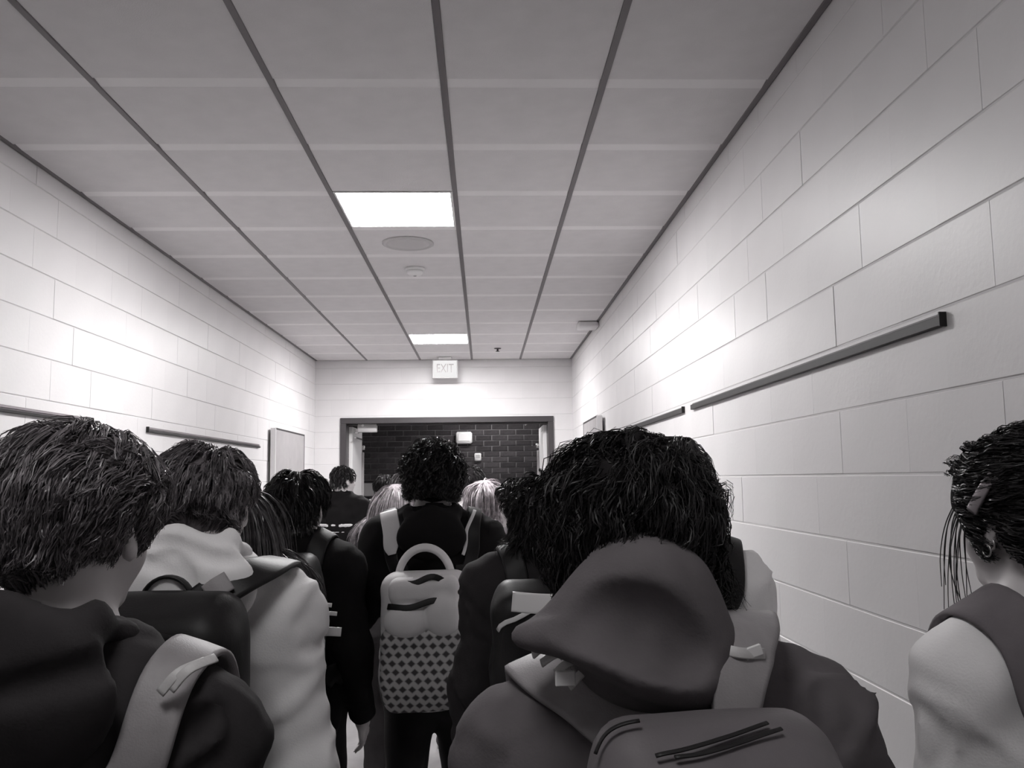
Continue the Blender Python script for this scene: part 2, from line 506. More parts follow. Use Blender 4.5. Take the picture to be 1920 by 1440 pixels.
for k in rows:
    y = ROW0 + ROWD * k; ln = min(ROWD, YB - y)
    if ln < .05: continue
    for c in range(5):
        x = COLS[c]; wd = COLS[c + 1] - x
        if (c, k) in LIGHTS: continue
        V, Fc = tile_mesh(round(wd, 3), round(ln, 3))
        if k >= 0:
            key = (c, round(ln, 3))
            if key not in tcache:
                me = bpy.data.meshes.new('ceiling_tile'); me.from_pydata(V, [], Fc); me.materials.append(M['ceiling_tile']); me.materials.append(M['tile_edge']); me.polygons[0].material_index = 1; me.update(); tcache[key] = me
            o = bpy.data.objects.new('ceiling_tile', tcache[key]); C.objects.link(o); o.parent = ceiling
            o.location = (x, y, ZC + random.uniform(-.0008, .0008))
        else:
            tiles_rest.add(np.array(V) + np.array((x, y, ZC)), Fc)
    m = MB()
    m.box((XL + .02, y - .012, ZC + .018), (XR - .02, y + .012, ZC + .03)); m.build('cross_tee', M['cross'], ceiling)
o = tiles_rest.build('tile_field', M['ceiling_tile'], ceiling); o['kind'] = 'stuff'

def troffer(c, k, strength, label):
    x0, x1 = COLS[c] + RW / 2 + .002, COLS[c + 1] - RW / 2 - .002; y0, y1 = ROW0 + ROWD * k + .006, ROW0 + ROWD * (k + 1) - .006
    t = empty('ceiling_light', ((x0 + x1) / 2, (y0 + y1) / 2, ZC))
    hx, hy = (x1 - x0) / 2, (y1 - y0) / 2; fw = .012
    m = MB()
    for a, b in (((-hx, -hy), (hx, -hy + fw)), ((-hx, hy - fw), (hx, hy)), ((-hx, -hy + fw), (-hx + fw, hy - fw)), ((hx - fw, -hy + fw), (hx, hy - fw))):
        m.box((*a, -.003), (*b, .02), .002)
    m.build('frame', M['white_plastic'], t)
    m = MB(); m.box((-hx, -hy, .03), (hx, hy, .065)); m.build('housing', M['white_plastic'], t)
    m = MB(); m.box((-hx + fw, -hy + fw, .004), (hx - fw, hy - fw, .012)); m.build('diffuser', emit('lit_diffuser_%d' % k, strength), t)
    return tag(t, label, 'light', 'square ceiling lights')
troffer(2, 3, LAMP, 'large glowing square ceiling light nearer the crowd, before the round speaker grille')
troffer(2, 10, LAMP_FAR, 'glowing square ceiling light far down, just before the exit sign')
troffer(2, -4, LAMP_NEAR, 'square ceiling light overhead behind the frame')

# round speaker grille, smoke detector, sprinkler, little box
p = W(765, 456, 5.3); f = 1.422 / (p[2] - CAMZ); p = (p - np.array([0, 0, CAMZ])) * f + np.array([0, 0, CAMZ])
t = empty('ceiling_speaker', p)
MB().lathe([(.155, 0), (.155, -.006), (.148, -.010), (.142, -.007)], 40).build('rim', M['grille'], t, True)
MB().lathe([(.143, -.002), (.143, -.006), (.09, -.010), (.02, -.011)], 40).build('grille', M['grille'], t, True)
tag(t, 'round grey speaker grille flush in the ceiling behind the nearer light', 'speaker')
p = W(778, 503, 5.3); f = 1.422 / (p[2] - CAMZ); p = (p - np.array([0, 0, CAMZ])) * f + np.array([0, 0, CAMZ])
t = empty('smoke_detector', p)
MB().lathe([(.066, 0), (.066, -.014), (.058, -.018)], 32).build('base', M['white_plastic'], t, True)
MB().lathe([(.055, -.016), (.052, -.036), (.04, -.048), (.015, -.052)], 32).build('sensor_dome', M['white_plastic'], t, True)
MB().lathe([(.012, -.05), (.010, -.056)], 16).build('cap', M['grey_plastic'], t, True)
tag(t, 'small white domed smoke detector on the ceiling between the two lights', 'detector')
p = W(933, 653, 9.5); f = 1.422 / (p[2] - CAMZ); p = (p - np.array([0, 0, CAMZ])) * f + np.array([0, 0, CAMZ])
t = empty('sprinkler', p)
MB().lathe([(.04, 0), (.036, -.006), (.014, -.009)], 20).build('escutcheon', M['dark_plastic'], t, True)
MB().lathe([(.010, -.006), (.010, -.03), (.022, -.032), (.022, -.036)], 16).build('head', M['dark_plastic'], t, True)
tag(t, 'small dark sprinkler rose in the ceiling right of the far light', 'sprinkler')
p = W(1103, 606, 7.8)
t = empty('wall_fixture', (XR - .095, 7.9, ZC - .03))
m = MB(); m.box((-.095, -.10, -.028), (.094, .10, .028), .012); m.build('case', M['white_plastic'], t, True)
m = MB(); m.box((-.08, -.105, -.018), (.08, -.1, .018), .002); m.build('face_plate', M['white_plastic'], t)
tag(t, 'small flat white box fixed under the ceiling against the right wall', 'box')

# exit sign on its canopy
ex = W(834.5, 692, 10.1)
t = empty('exit_sign', (ex[0], 10.1, ex[2]))
sw, sh = .148, .108
m = MB(); m.box((-sw, -.022, -sh), (sw, .022, sh), .008); m.build('housing', M['white_plastic'], t, True)
m = MB(); m.box((-sw + .012, -.026, -sh + .012), (sw - .012, -.02, sh - .012), .002); m.build('face_plate', emit('lit_sign_face', .9), t)
m = MB(); m.box((-.075, -.04, ZC - ex[2] - .03), (.075, .04, ZC - ex[2] - .001), .006); m.box((-.018, -.014, sh - .004), (.018, .014, ZC - ex[2] - .02), .003); m.build('canopy', M['white_plastic'], t)
cu = bpy.data.curves.new('exit_text', 'FONT'); cu.body = 'EXIT'; cu.size = .15; cu.align_x = 'CENTER'; cu.align_y = 'CENTER'; cu.extrude = .002
tmp = bpy.data.objects.new('tmp', cu); C.objects.link(tmp)
bpy.context.view_layer.update()
me = bpy.data.meshes.new_from_object(tmp.evaluated_get(bpy.context.evaluated_depsgraph_get())); bpy.data.objects.remove(tmp)
for v in me.vertices: v.co = Vector((v.co.x * .66, -v.co.z, v.co.y * .95))
me.materials.clear()
lt = link('lettering', me, M['letters'], t, (0, -.0275, .002))
tag(t, 'white EXIT sign hung from the ceiling above the doorway', 'sign')

# rails along both walls (display rails with a dark channel below)
def rail(side, y0, y1, z, label):
    x = XL if side < 0 else XR
    t = empty('display_rail', (x, y0, z)); s = -side          # s: into the corridor
    L = y1 - y0
    m = MB(); m.box((0, 0, -.012), (s * .007, L, .017), .002); m.box((s * .005, 0, .004), (s * .012, L, .009), .001); m.build('back_plate', M['alu'] if side < 0 else M['alu_bronze'], t)
    m = MB(); m.box((s * .002, .002, -.015), (s * .017, L - .002, -.001 if side < 0 else .010), .002); m.build('channel', M['alu_dark'], t)
    m = MB(); m.box((0, -.003, -.016), (s * .018, .003, .018), .001); m.build('end_cap', M['alu_dark'], t)
    tag(t, label, 'rail', 'metal display rails on the walls')
zr = CAMZ + 2 * BH - .045
rail(-1, 2.2, 4.40, zr - .02, 'grey metal display rail on the left wall running out of the frame')
rail(-1, 5.20, 7.78, zr - .02, 'shorter metal display rail on the left wall, between the first rail and the grey door')
rail(1, 1.935, 4.36, zr + .015, 'long dark display rail on the right wall, nearest and highest in view')
rail(1, 4.55, 6.5, zr + .015, 'second dark display rail on the right wall, beyond the small gap')

# end doorway: frame, two leaves swung away, closers
fw = .055
m = MB()
m.box((DX0 - .012, YB - .02, 0), (DX0 + fw, YB + .2, DZ), .004); m.box((DX1 - fw, YB - .02, 0), (DX1 + .012, YB + .2, DZ), .004)
fr = MB(); fr.box((DX0 - .012, YB - .02, 0), (DX0 + fw, YB + .2, DZ - fw), .004); fr.box((DX1 - fw, YB - .02, 0), (DX1 + .012, YB + .2, DZ - fw), .004)
dframe = struct(fr.build('trim_1', M['frame_paint']), 'dark steel door frame around the wide doorway at the end', 'door frame')
fr = MB(); fr.box((DX0 - .012, YB - .02, DZ - fw), (DX1 + .012, YB + .2, DZ + .012), .004); fr.build('head_frame', M['frame_paint'], dframe)
fr = MB(); fr.box((DX0 + fw, YB + .09, DZ - fw - .02), (DX1 - fw, YB + .13, DZ - fw), .003); fr.build('stop', M['frame_paint'], dframe)

def leaf(name, hx, side, label):
    """leaf hinged at (hx, YB+.2) swung 90 degrees away from the camera"""
    t = empty(name, (hx, YB + .215, .01)); h = DZ - fw - .035
    m = MB(); x0, x1 = (0, .045) if side < 0 else (-.045, 0)
    m.box((x0, 0, 0), (x1, .82, h), .003); m.build('leaf', M['leaf_light'], t)
    m = MB(); m.box((x1 - .001 if side < 0 else x0 - .004, .06, h - .07), (x1 + .004 if side < 0 else x0 + .001, .3, h - .01), .001)
    m.build('closer_plate', M['grey_plastic'], t)
    s = 1 if side < 0 else -1; xi = x1 if side < 0 else x0
    m = MB(); m.box((xi, .78, .05), (xi + s * .028, .83, h - .28), .006); m.build('edge_guard', M['leaf_grey'], t)
    m = MB(); m.lathe([(.018, 0), (.018, .05), (.008, .055)], 12, (xi + s * .03, .74, h - .25)); m.build('bolt', M['steel'], t, True)
    m = MB(); m.box((xi, .68, .92), (xi + s * .06, .78, 1.0), .01); m.build('panic_bar', M['steel'], t)
    struct(t, label, 'door')
    return t
leaf('door_1', DX0 + fw, -1, 'pale door leaf swung open at the left of the end doorway')
leaf('door_2', DX1 - fw, 1, 'pale door leaf swung open at the right of the end doorway')
# closers under the head
a = W(689, 803, YB + .12)
t = empty('door_closer', a)
m = MB(); m.box((-.115, -.035, -.05), (.115, .035, .05), .008); m.build('body', M['grey_plastic'], t, True)
m = MB(); m.box((-.11, .0, -.062), (-.15, .02, -.045), .003); m.box((-.155, .0, -.12), (-.13, .5, -.10), .003); m.build('arm', M['steel'], t)
m = MB(); m.lathe([(.016, -.036), (.016, -.046), (.01, -.05)], 14, (-.05, 0, .03), 1); m.build('spindle', M['white_plastic'], t, True)
tag(t, 'grey door closer box under the left end of the dark door head', 'door closer')
a = W(990, 791, YB + .12)
t = empty('door_closer', a)
m = MB(); m.box((-.02, -.02, -.012), (.02, .02, .03), .004); m.build('bracket', M['steel'], t)
m = MB(); m.box((-.045, -.01, -.03), (.015, .005, -.012), .003, rotm('y', -.7)); m.build('arm', M['steel'], t)
tag(t, 'little steel closer arm under the right end of the dark door head', 'door closer')

# doors folded flat against the side walls
def side_door(name, side, y0, y1, top, label):
    x = XL if side < 0 else XR; s = -side
    t = empty(name, (x, y0, .01)); L = y1 - y0; h = top - .01
    m = MB(); m.box((s * .022, .004, 0), (s * .066, L, h), .003); m.build('leaf', M['leaf_grey'], t)
    m = MB(); m.box((s * .02, -.004, 0), (s * .07, .010, h), .003); m.build('edge_strip', M['leaf_edge'], t)
    m = MB(); m.box((s * .06, .01, h - .014), (s * .069, L, h + .002), .001); m.build('border', M['dark_plastic'], t); m = MB(); m.box((s * .06, L - .014, 0), (s * .069, L, h - .015), .001); m.build('border', M['dark_plastic'], t)
    m = MB(); m.box((s * .001, .25, 1.7), (s * .024, .33, 1.78), .003); m.box((s * .001, L - .1, .2), (s * .024, L - .02, .3), .003); m.box((s * .001, L - .1, 1.7), (s * .024, L - .02, 1.8), .003); m.build('hinge', M['steel'], t)
    m = MB(); m.box((s * .066, .08, .95), (s * .10, .1, 1.15), .006); m.box((s * .066, .085, .95), (s * .11, .095, .97), .003); m.build('handle', M['steel'], t)
    struct(t, label, 'door')
side_door('door_3', -1, 8.12, 9.42, CAMZ + .497, 'grey door leaf held open flat against the left wall, pale edge towards the crowd')
side_door('door_4', 1, 7.6, 8.66, CAMZ + .545, 'grey door leaf held open flat against the right wall beyond the curly dark head')

# cross corridor beyond: brick wall, floor, ceiling, a light of its own
YW = 12.35
m = MB(); m.box((-5, YB + .1, -.12), (5, YW + .3, 0)); struct(m.build('floor_2', M['floor']), 'vinyl floor of the cross corridor past the doorway', 'floor')
m = MB(); m.box((-5, YB + .2, 2.75), (5, YW + .3, 2.85)); struct(m.build('ceiling_2', M['cross_paint']), 'ceiling of the cross corridor past the doorway', 'ceiling')
m = MB(); m.box((-5.1, YB + .1, 0), (-5, YW + .3, 2.85)); struct(m.build('wall_far_left', M['cross_paint']), 'painted wall closing the cross corridor on the left', 'wall')
m = MB(); m.box((5, YB + .1, 0), (5.1, YW + .3, 2.85)); struct(m.build('wall_far_right', M['cross_paint']), 'painted wall closing the cross corridor on the right', 'wall')
m = MB(); m.box((-5, YB + .16, 0), (XL, YB + .2, 2.85)); m.box((XR, YB + .16, 0), (5, YB + .2, 2.85)); m.box((XL, YB + .2, DZ + .02), (XR, YB + .24, 2.85)); struct(m.build('wall_far_near', M['cross_paint']), 'rear face of the end wall in the cross corridor', 'wall')
m = MB(); m.box((-5, YW + .006, 0), (5, YW + .3, 2.85)); brick_wall = struct(m.build('wall_far', M['brick_mortar']), 'dark brick wall seen through the end doorway', 'wall')
BRL, BRH, BJ = .2265, .0765, .011
def brick_mesh(L):
    mb = MB(); mb.box((-L / 2, -.006, -(BRH - BJ) / 2), (L / 2, .03, (BRH - BJ) / 2), .003)
    me = bpy.data.meshes.new('brick'); me.from_pydata(mb.V, [], mb.F)
    import bmesh
    bm = bmesh.new(); bm.from_mesh(me); bmesh.ops.recalc_face_normals(bm, faces=bm.faces); bm.to_mesh(me); bm.free(); return me
bms = []
for k in range(3):
    me = brick_mesh(BRL - BJ); me.materials.append(M['brick'][k]); bms.append(me)
rest = [MB() for _ in range(3)]; nb = 0
brnd = random.Random(3)
for r in range(0, int(2.75 / BRH) + 1):
    z = .04 + r * BRH
    for k in range(-22, 23):
        x = k * BRL + (BRL / 2 if r % 2 else 0); j = brnd.choice((0, 0, 1, 1, 2)); dy = brnd.uniform(-.002, .002)
        if 1.55 < z < 2.44 and -1.95 < x < .95 and nb < 298:
            o = bpy.data.objects.new('brick', bms[j]); C.objects.link(o); o.parent = brick_wall; o.location = (x, YW + dy, z); nb += 1
        elif z < 2.74:
            L = BRL - BJ; rest[j].box((x - L / 2, YW - .006 + dy, z - (BRH - BJ) / 2), (x + L / 2, YW + .03, z + (BRH - BJ) / 2))
for j in range(3):
    o = rest[j].build('brick_field', M['brick'][j], brick_wall); o['kind'] = 'stuff'
t = empty('ceiling_light', (.15, 11.55, 2.75))
m = MB(); m.box((-.3, -.15, -.01), (.3, .15, 0), .003); m.build('frame', M['white_plastic'], t)
m = MB(); m.box((-.28, -.13, -.016), (.28, .13, -.009)); m.build('diffuser', emit('lit_diffuser_cross', LAMP_CROSS), t)
tag(t, 'ceiling light of the cross corridor, hidden above the doorway', 'light')
a = W(870, 821, YW - .05)
t = empty('emergency_light', a)
m = MB(); m.box((-.115, -.04, -.085), (.115, .045, .085), .022); m.build('case', M['white_plastic'], t, True)
m = MB(); m.box((-.085, -.048, -.05), (.085, -.035, .055), .006); m.build('face_plate', M['white_plastic'], t)
tag(t, 'white rectangular box fixed high on the dark brick wall', 'box')
cb = MB(); cb.box((a[0] - .10, YW - .02, a[2] - .3), (a[0] - .09, YW - .006, a[2] - .07), .002)
tag(cb.build('conduit', M['grey_plastic']), 'thin pale conduit running down the brick wall below the white box', 'conduit')
a = W(896, 857, YW - .03)
t = empty('thermostat', a)
m = MB(); m.box((-.048, -.02, -.055), (.048, .024, .055), .012); m.build('case', M['white_plastic'], t, True)
m = MB(); m.box((-.03, -.025, -.012), (.03, -.018, .035), .003); m.build('face_plate', M['grey_plastic'], t)
tag(t, 'little white thermostat on the brick wall below the rectangular box', 'thermostat')
a = W(690, 918, YW - .02)
t = empty('notice_board', a)
m = MB(); m.box((-.16, -.012, -.09), (.16, .013, .09), .003); m.build('panel', M['grey_plastic'], t)
m = MB(); m.box((-.168, -.016, -.098), (.168, -.006, -.09), .002); m.build('border', M['dark_plastic'], t); m = MB(); m.box((-.168, -.016, .09), (.168, -.006, .098), .002); m.build('border', M['dark_plastic'], t)
tag(t, 'grey panel low on the brick wall beside the left door leaf', 'panel')

# ------------------------------------------------------------------ people
HEAD_SKULL = [ell((0, -.012, .033), (.076, .094, .085)), ell((0, .03, .03), (.064, .06, .066), .03), ell((0, -.045, -.028), (.058, .05, .06), .03),
              ell((0, .03, -.055), (.052, .056, .056), .03)]
HEAD_FACE = [ell((0, .068, -.09), (.024, .022, .02), .025), ell((.034, .048, -.028), .03, .03), ell((-.034, .048, -.028), .03, .03),
             cone((0, .084, .014), (0, .106, -.022), .009, .0135, .012), ell((.011, .094, -.024), .008, .008), ell((-.011, .094, -.024), .008, .008),
             ell((0, .076, .03), (.045, .014, .008), .02),
             ('e', np.array((.031, .098, .008)), np.array((.015, .014, .011)), .012, None, 's'), ('e', np.array((-.031, .098, .008)), np.array((.015, .014, .011)), .012, None, 's'),
             ell((0, .088, -.053), (.021, .009, .0055), .008), ell((0, .086, -.063), (.018, .009, .006), .008)]
def ears():
    out = []
    for s in (-1, 1):
        R = rotm('z', s * .35) @ rotm('x', -.18)
        out += [ell((s * .083, -.012, .002), (.010, .020, .032), .008, R), ell((s * .080, -.006, -.022), (.008, .011, .012), .008),
                ('e', np.array((s * .0935, -.006, .004)), np.array((.007, .010, .017)), .005, R, 's')]
    return out

def xf(prims, R, t, s):
    out = []
    for p in prims:
        p = list(p)
        if p[0] == 'e':
            p[1] = R @ (p[1] * s) + t; p[2] = p[2] * s; p[4] = R if p[4] is None else R @ p[4]
        elif p[0] == 'c':
            p[1] = R @ (p[1] * s) + t; p[2] = R @ (p[2] * s) + t; p[3] = (p[3][0] * s, p[3][1] * s)
        out.append(tuple(p))
    return out

def hand_prims(w, d, n, side, s, curl=.5):
    """w wrist, d direction of the forearm, n palm normal (towards the body), five fingers"""
    d = d / np.linalg.norm(d); n = n - d * (n @ d); n = n / np.linalg.norm(n); l = np.cross(d, n)   # l: across the palm
    if side < 0: l = -l                                       # l points to the thumb side
    out = [cone(w, w + d * .03 * s, .026 * s, .028 * s, .02)]
    for q in (-.027, -.009, .009, .027):
        out.append(cone(w + d * .02 * s + l * q * .5 * s, w + d * .088 * s + l * q * s, .015 * s, .0125 * s, .012))
    for q, L in ((-.028, .062), (-.0095, .074), (.0095, .08), (.028, .07)):
        b = w + d * .09 * s + l * q * s; d1 = d * math.cos(curl * .6) + n * math.sin(curl * .6); d2 = d * math.cos(curl * 1.7) + n * math.sin(curl * 1.7)
        m_ = b + d1 * L * .55 * s; e = m_ + d2 * L * .5 * s
        out += [cone(b, m_, .0095 * s, .0088 * s, .004), cone(m_, e, .0088 * s, .0075 * s, .004)]
    b = w + d * .028 * s + l * .024 * s; m_ = b + (d * .6 + l * .7 + n * .35) * .045 * s; e = m_ + (d * .85 + l * .2 + n * .3) * .032 * s
    out += [cone(b, m_, .0145 * s, .0105 * s, .01), cone(m_, e, .0105 * s, .0085 * s, .004)]
    return out

class Person:
    def __init__(s, X, Y, H, yaw=0.0, head=(0, 0, 0), sw=.185, bulk=1.0, arms='down', step=.16, lead=1, label='', lean=0.0, shrug=0.0, tilt=0.0, hs=None, group=None, neck=1.0, hx=0.0, nk=.015):
        """head = (yaw, pitch, roll) against the body; tilt lifts the right shoulder"""
        s.X, s.Y, s.H, s.yaw = X, Y, H, yaw
        k = s.k = H / 1.75
        s.root = empty('person', (X, Y, 0), yaw); tag(s.root, label, 'person', group)
        s.hs = hs or k ** .5
        v = lambda *a: np.array(a, float) * k
        s.headR = rotm('z', head[0]) @ rotm('x', head[1]) @ rotm('y', head[2])
        piv = v(hx / k, -.01 + lean, 1.53)
        s.headT = np.array([hx, lean * k + .012, H - .118 * s.hs]); s.headT = piv + s.headR @ (s.headT - piv)
        zs = 1.425 + shrug
        s.sh = {1: v(.163 / .185 * sw, -.005 + lean * .8, zs + tilt), -1: v(-.163 / .185 * sw, -.005 + lean * .8, zs - tilt)}
        L = lean
        s.c7 = v(hx / k * .4, -.03 + L * .9, 1.475 + shrug * .4 + nk)
        b = bulk
        tor = [ell(v(0, L * .6, 1.28), v(.158 * b, .108 * b, .2), .05), ell(v(0, -.035 + L * .7, 1.33), v(.14 * b, .078 * b, .14), .05),
               ell(v(0, .01 + L * .3, 1.08), v(.14 * b, .1 * b, .18), .06), ell(v(0, -.008, .945), v(.158 * b, .115 * b, .12), .06),
               ell(v(.072, -.055, .90), v(.085, .085, .085), .05), ell(v(-.072, -.055, .90), v(.085, .085, .085), .05)]
        for q in (1, -1):
            tor.append(cone(v(q * .02, -.02 + L * .9, 1.495 + shrug * .4 + nk), s.sh[q] + v(-q * .01, -.012, .0), .05 * k, .052 * k, .04))
        s.torso = tor
        s.neck = [cone(v(hx / k * .3, -.022 + L * .9, 1.45), s.headT + s.headR @ np.array((0, -.022, -.03)), .060 * k * neck, .054 * k * neck, .04)]
        s.arm = {}; s.hand = []
        for q in (1, -1):
            a = arms if isinstance(arms, str) else arms[0 if q < 0 else 1]
            S = s.sh[q]
            if a == 'down': E, Wr, n = S + v(q * .062, -.035, -.29), S + v(q * .068, .06, -.53), v(-q, .1, 0)
            elif a == 'out': E, Wr, n = S + v(q * .10, -.03, -.275), S + v(q * .11, .09, -.5), v(-q, .1, 0)
            elif a == 'tight': E, Wr, n = S + v(q * .035, .03, -.29), S + v(q * .0, .2, -.42), v(-q, 0, .1)
            elif a == 'fwd': E, Wr, n = S + v(q * .06, -.03, -.28), S + v(q * -.01, .2, -.33), v(-q, 0, .1)
            else: E, Wr, n = S + v(q * .10, .0, -.26), S + v(-q * .02, .17, -.13), v(-q, -.5, 0)      # 'strap': hands at the straps
            s.arm[q] = (S, E, Wr)
            s.hand += hand_prims(Wr, Wr - E, n, q, k, .9 if a == 'strap' else .5)
        s.leg = {}
        for q in (1, -1):
            f = step * (1 if q == lead else -1) * k
            s.leg[q] = (v(q * .088, -.005, .90), np.array([q * .098 * k, f * .55 + .05 * k, .495 * k]), np.array([q * .10 * k, f - .01 * k, .085 * k]), np.array([q * .115 * k, f + .15 * k, .03]))
    def arm_prims(s, o=0.0, stop=1.0):
        k = s.k; out = []
        for q in (1, -1):
            S, E, Wr = s.arm[q]
            out += [ell(S + np.array([q * .008, 0, -.012]) * k, .058 * k + o, .05), cone(S, E, .050 * k + o, .042 * k + o, .045), cone(E, E + (Wr - E) * stop, .042 * k + o, (.042 - .015 * stop) * k + o, .02)]
        return out
    def off(s, prims, o):
        out = []
        for p in prims:
            p = list(p)
            if p[0] == 'e': p[2] = p[2] + o
            elif p[0] == 'c': p[3] = (p[3][0] + o, p[3][1] + o)
            out.append(tuple(p))
        return out
    def leg_prims(s, o=0.0, a=1.0):
        k = s.k; out = []
        for q in (1, -1):
            h, kn, an, to = s.leg[q]
            out += [cone(h, kn, .082 * k + o, .054 * k + o, .05), cone(kn, an, .054 * k + o, (.036 + .012 * (o > 0)) * k + o, .03), ell(kn + (an - kn) * .28 + np.array([0, -.015 * k, 0]), np.array([.05, .052, .11]) * k + o, .04)]
        return out
    def skull(s): return xf(HEAD_SKULL, s.headR, s.headT, s.hs)
    def headp(s): return xf(HEAD_SKULL + HEAD_FACE + ears(), s.headR, s.headT, s.hs)
    def loc(s, p):
        return rotm('z', -s.yaw) @ (np.asarray(p, float) - np.array([s.X, s.Y, 0]))
    def px(s, px, py, Y): return s.loc(W(px, py, Y))
    def body(s, skin, h=.011, hf=.0055):
        feet = []
        for q in (1, -1):
            an, to = s.leg[q][2:]
            feet.append(cone(an + np.array([0, -.02, -.04]) * s.k, to + np.array([0, -.02, .005]), .034 * s.k, .024 * s.k, .03))
        pr = s.torso + s.neck + s.arm_prims() + s.leg_prims() + feet + s.hand + s.headp()
        lo = s.headT - .13 * s.hs; hi = s.headT + .13 * s.hs
        V, Q = solid(pr, h, fine=(lo, hi, hf))
        b = link('body', mesh_np('body', V, Q), skin, s.root)
        for q in (1, -1):
            c = s.headT + s.headR @ (np.array([q * .031, .083, .008]) * s.hs)
            m_ = MB(); m_.lathe([(.002, -.0118), (.007, -.0095), (.0105, -.005), (.012, 0), (.0105, .005), (.007, .0095), (.002, .0118)], 12, c * 1.0, 1)
            m_.build('eye', M['eye'], s.root, True)
        return b
    def top_prims(s, o=.014, sleeve=.97, hem=.86, neckcut=True, collar=0.0):
        k = s.k
        pr = s.off(s.torso, o) + s.arm_prims(o, sleeve)
        if collar: pr.append(cone(s.c7 + np.array([0, .012, -.02]), s.c7 + np.array([0, .02, collar]), .068 * k + o * .5, .066 * k + o * .5, .03))
        pr.append(half(2, hem * k, -1, 'i', .01))
        if neckcut:
            a = s.c7 + np.array([0, .012, -.045]) * k; b = s.c7 + np.array([0, .03, .16]) * k
            pr.append(cone(a, b, .058 * k, .088 * k, .012, 's'))
        return pr
    def top(s, m, name='jacket', o=.014, h=.010, fold=.006, sleeve=.97, hem=.86, collar=0.0, extra=(), seed=0):
        pr = s.top_prims(o, sleeve, hem, True, collar) + list(extra)
        s.cloth = s.cloth0 = s.top_prims(o, sleeve, hem, False, collar)
        f = None
        if fold:
            def f(x, y, z):
                return np.clip(f0(x, y, z), -.003, .013)
            def f0(x, y, z):
                w = .06 * noise(x * 9 + seed, y * 9, z * 9)
                return -fold * (1.6 * (1 - 2 * np.abs(noise(x * 5 + seed + 1.7 + 30 * w, y * 5, (z - .7 * np.abs(x)) * 10))) ** 2 - .6) + fold * (noise(x * 7 + seed + 40 * w, y * 7 + 3, (z + .6 * w + .5 * np.abs(x)) * 17) * .9 + .45 * noise(x * 16 + seed, y * 16, (z - .4 * np.abs(x)) * 34))
        V, Q = solid(pr, h, f)
        return link(name, mesh_np(name, V, Q), m, s.root)
    def trousers(s, m, h=.014, o=.012):
        pr = s.off(s.torso[2:], o) + s.leg_prims(o)
        pr += [half(2, 1.0 * s.k, 1), half(2, .085 * s.k, -1)]
        V, Q = solid(pr, h, lambda x, y, z: .005 * noise(x * 10, y * 10, z * 16))
        link('trousers', mesh_np('trousers', V, Q), m, s.root)
    def shoes(s, m, h=.009):
        for q in (1, -1):
            an, to = s.leg[q][2:]
            a = np.array([an[0], an[1], 0]); k = s.k
            pr = [cone(a + np.array([0, -.035, .045]) * k, np.array([to[0], to[1], .04 * k]), .044 * k, .04 * k, .03), cone(an, a + np.array([0, -.01, .05]) * k, .05 * k, .05 * k, .03), ell(np.array([to[0], to[1] - .02, .03]), np.array([.048, .085, .036]) * k, .03), half(2, .0, -1)]
            pr.append(half(2, .115 * k, 1))
            V, Q = solid(pr, h); V[:, 2] = np.maximum(V[:, 2], .001)
            link('shoe', mesh_np('shoe', V, Q), m, s.root)
    def collide(s, P, off):
        return ev(s.skull() + (s.cloth if hasattr(s, 'cloth') else []), P) - off

# ------------------------------------------------------------------ hair
def hairline(p, style):
    """how far above the hairline (head frame) a scalp point is"""
    phi = np.degrees(np.arctan2(np.abs(p[:, 0]), p[:, 1]))
    nape = style.get('nape', -.075); sb = style.get('side', -.005)
    z = np.interp(phi, [0, 35, 55, 68, 80, 92, 102, 112, 125, 150, 180], [.078, .072, .055, sb + .01, sb, .036, .036, -.01, style.get('behind', -.045), nape + style.get('vee', .012), nape])
    return p[:, 2] - z

def scalp(dirs, hs=1.0):
    c = np.array((0, -.012, .02)); t = np.full(len(dirs), .2)
    for _ in range(24):
        t -= ev(HEAD_SKULL, c + dirs * t[:, None])
    return c + dirs * t[:, None]

_CAP = {}
def cap_mat(m):
    if m.name not in _CAP:
        c = m.copy(); c.name = m.name + '_roots'; b = c.node_tree.nodes['Principled BSDF']; b.inputs['Roughness'].default_value = .95; b.inputs['Specular IOR Level'].default_value = .05; _CAP[m.name] = c
    return _CAP[m.name]

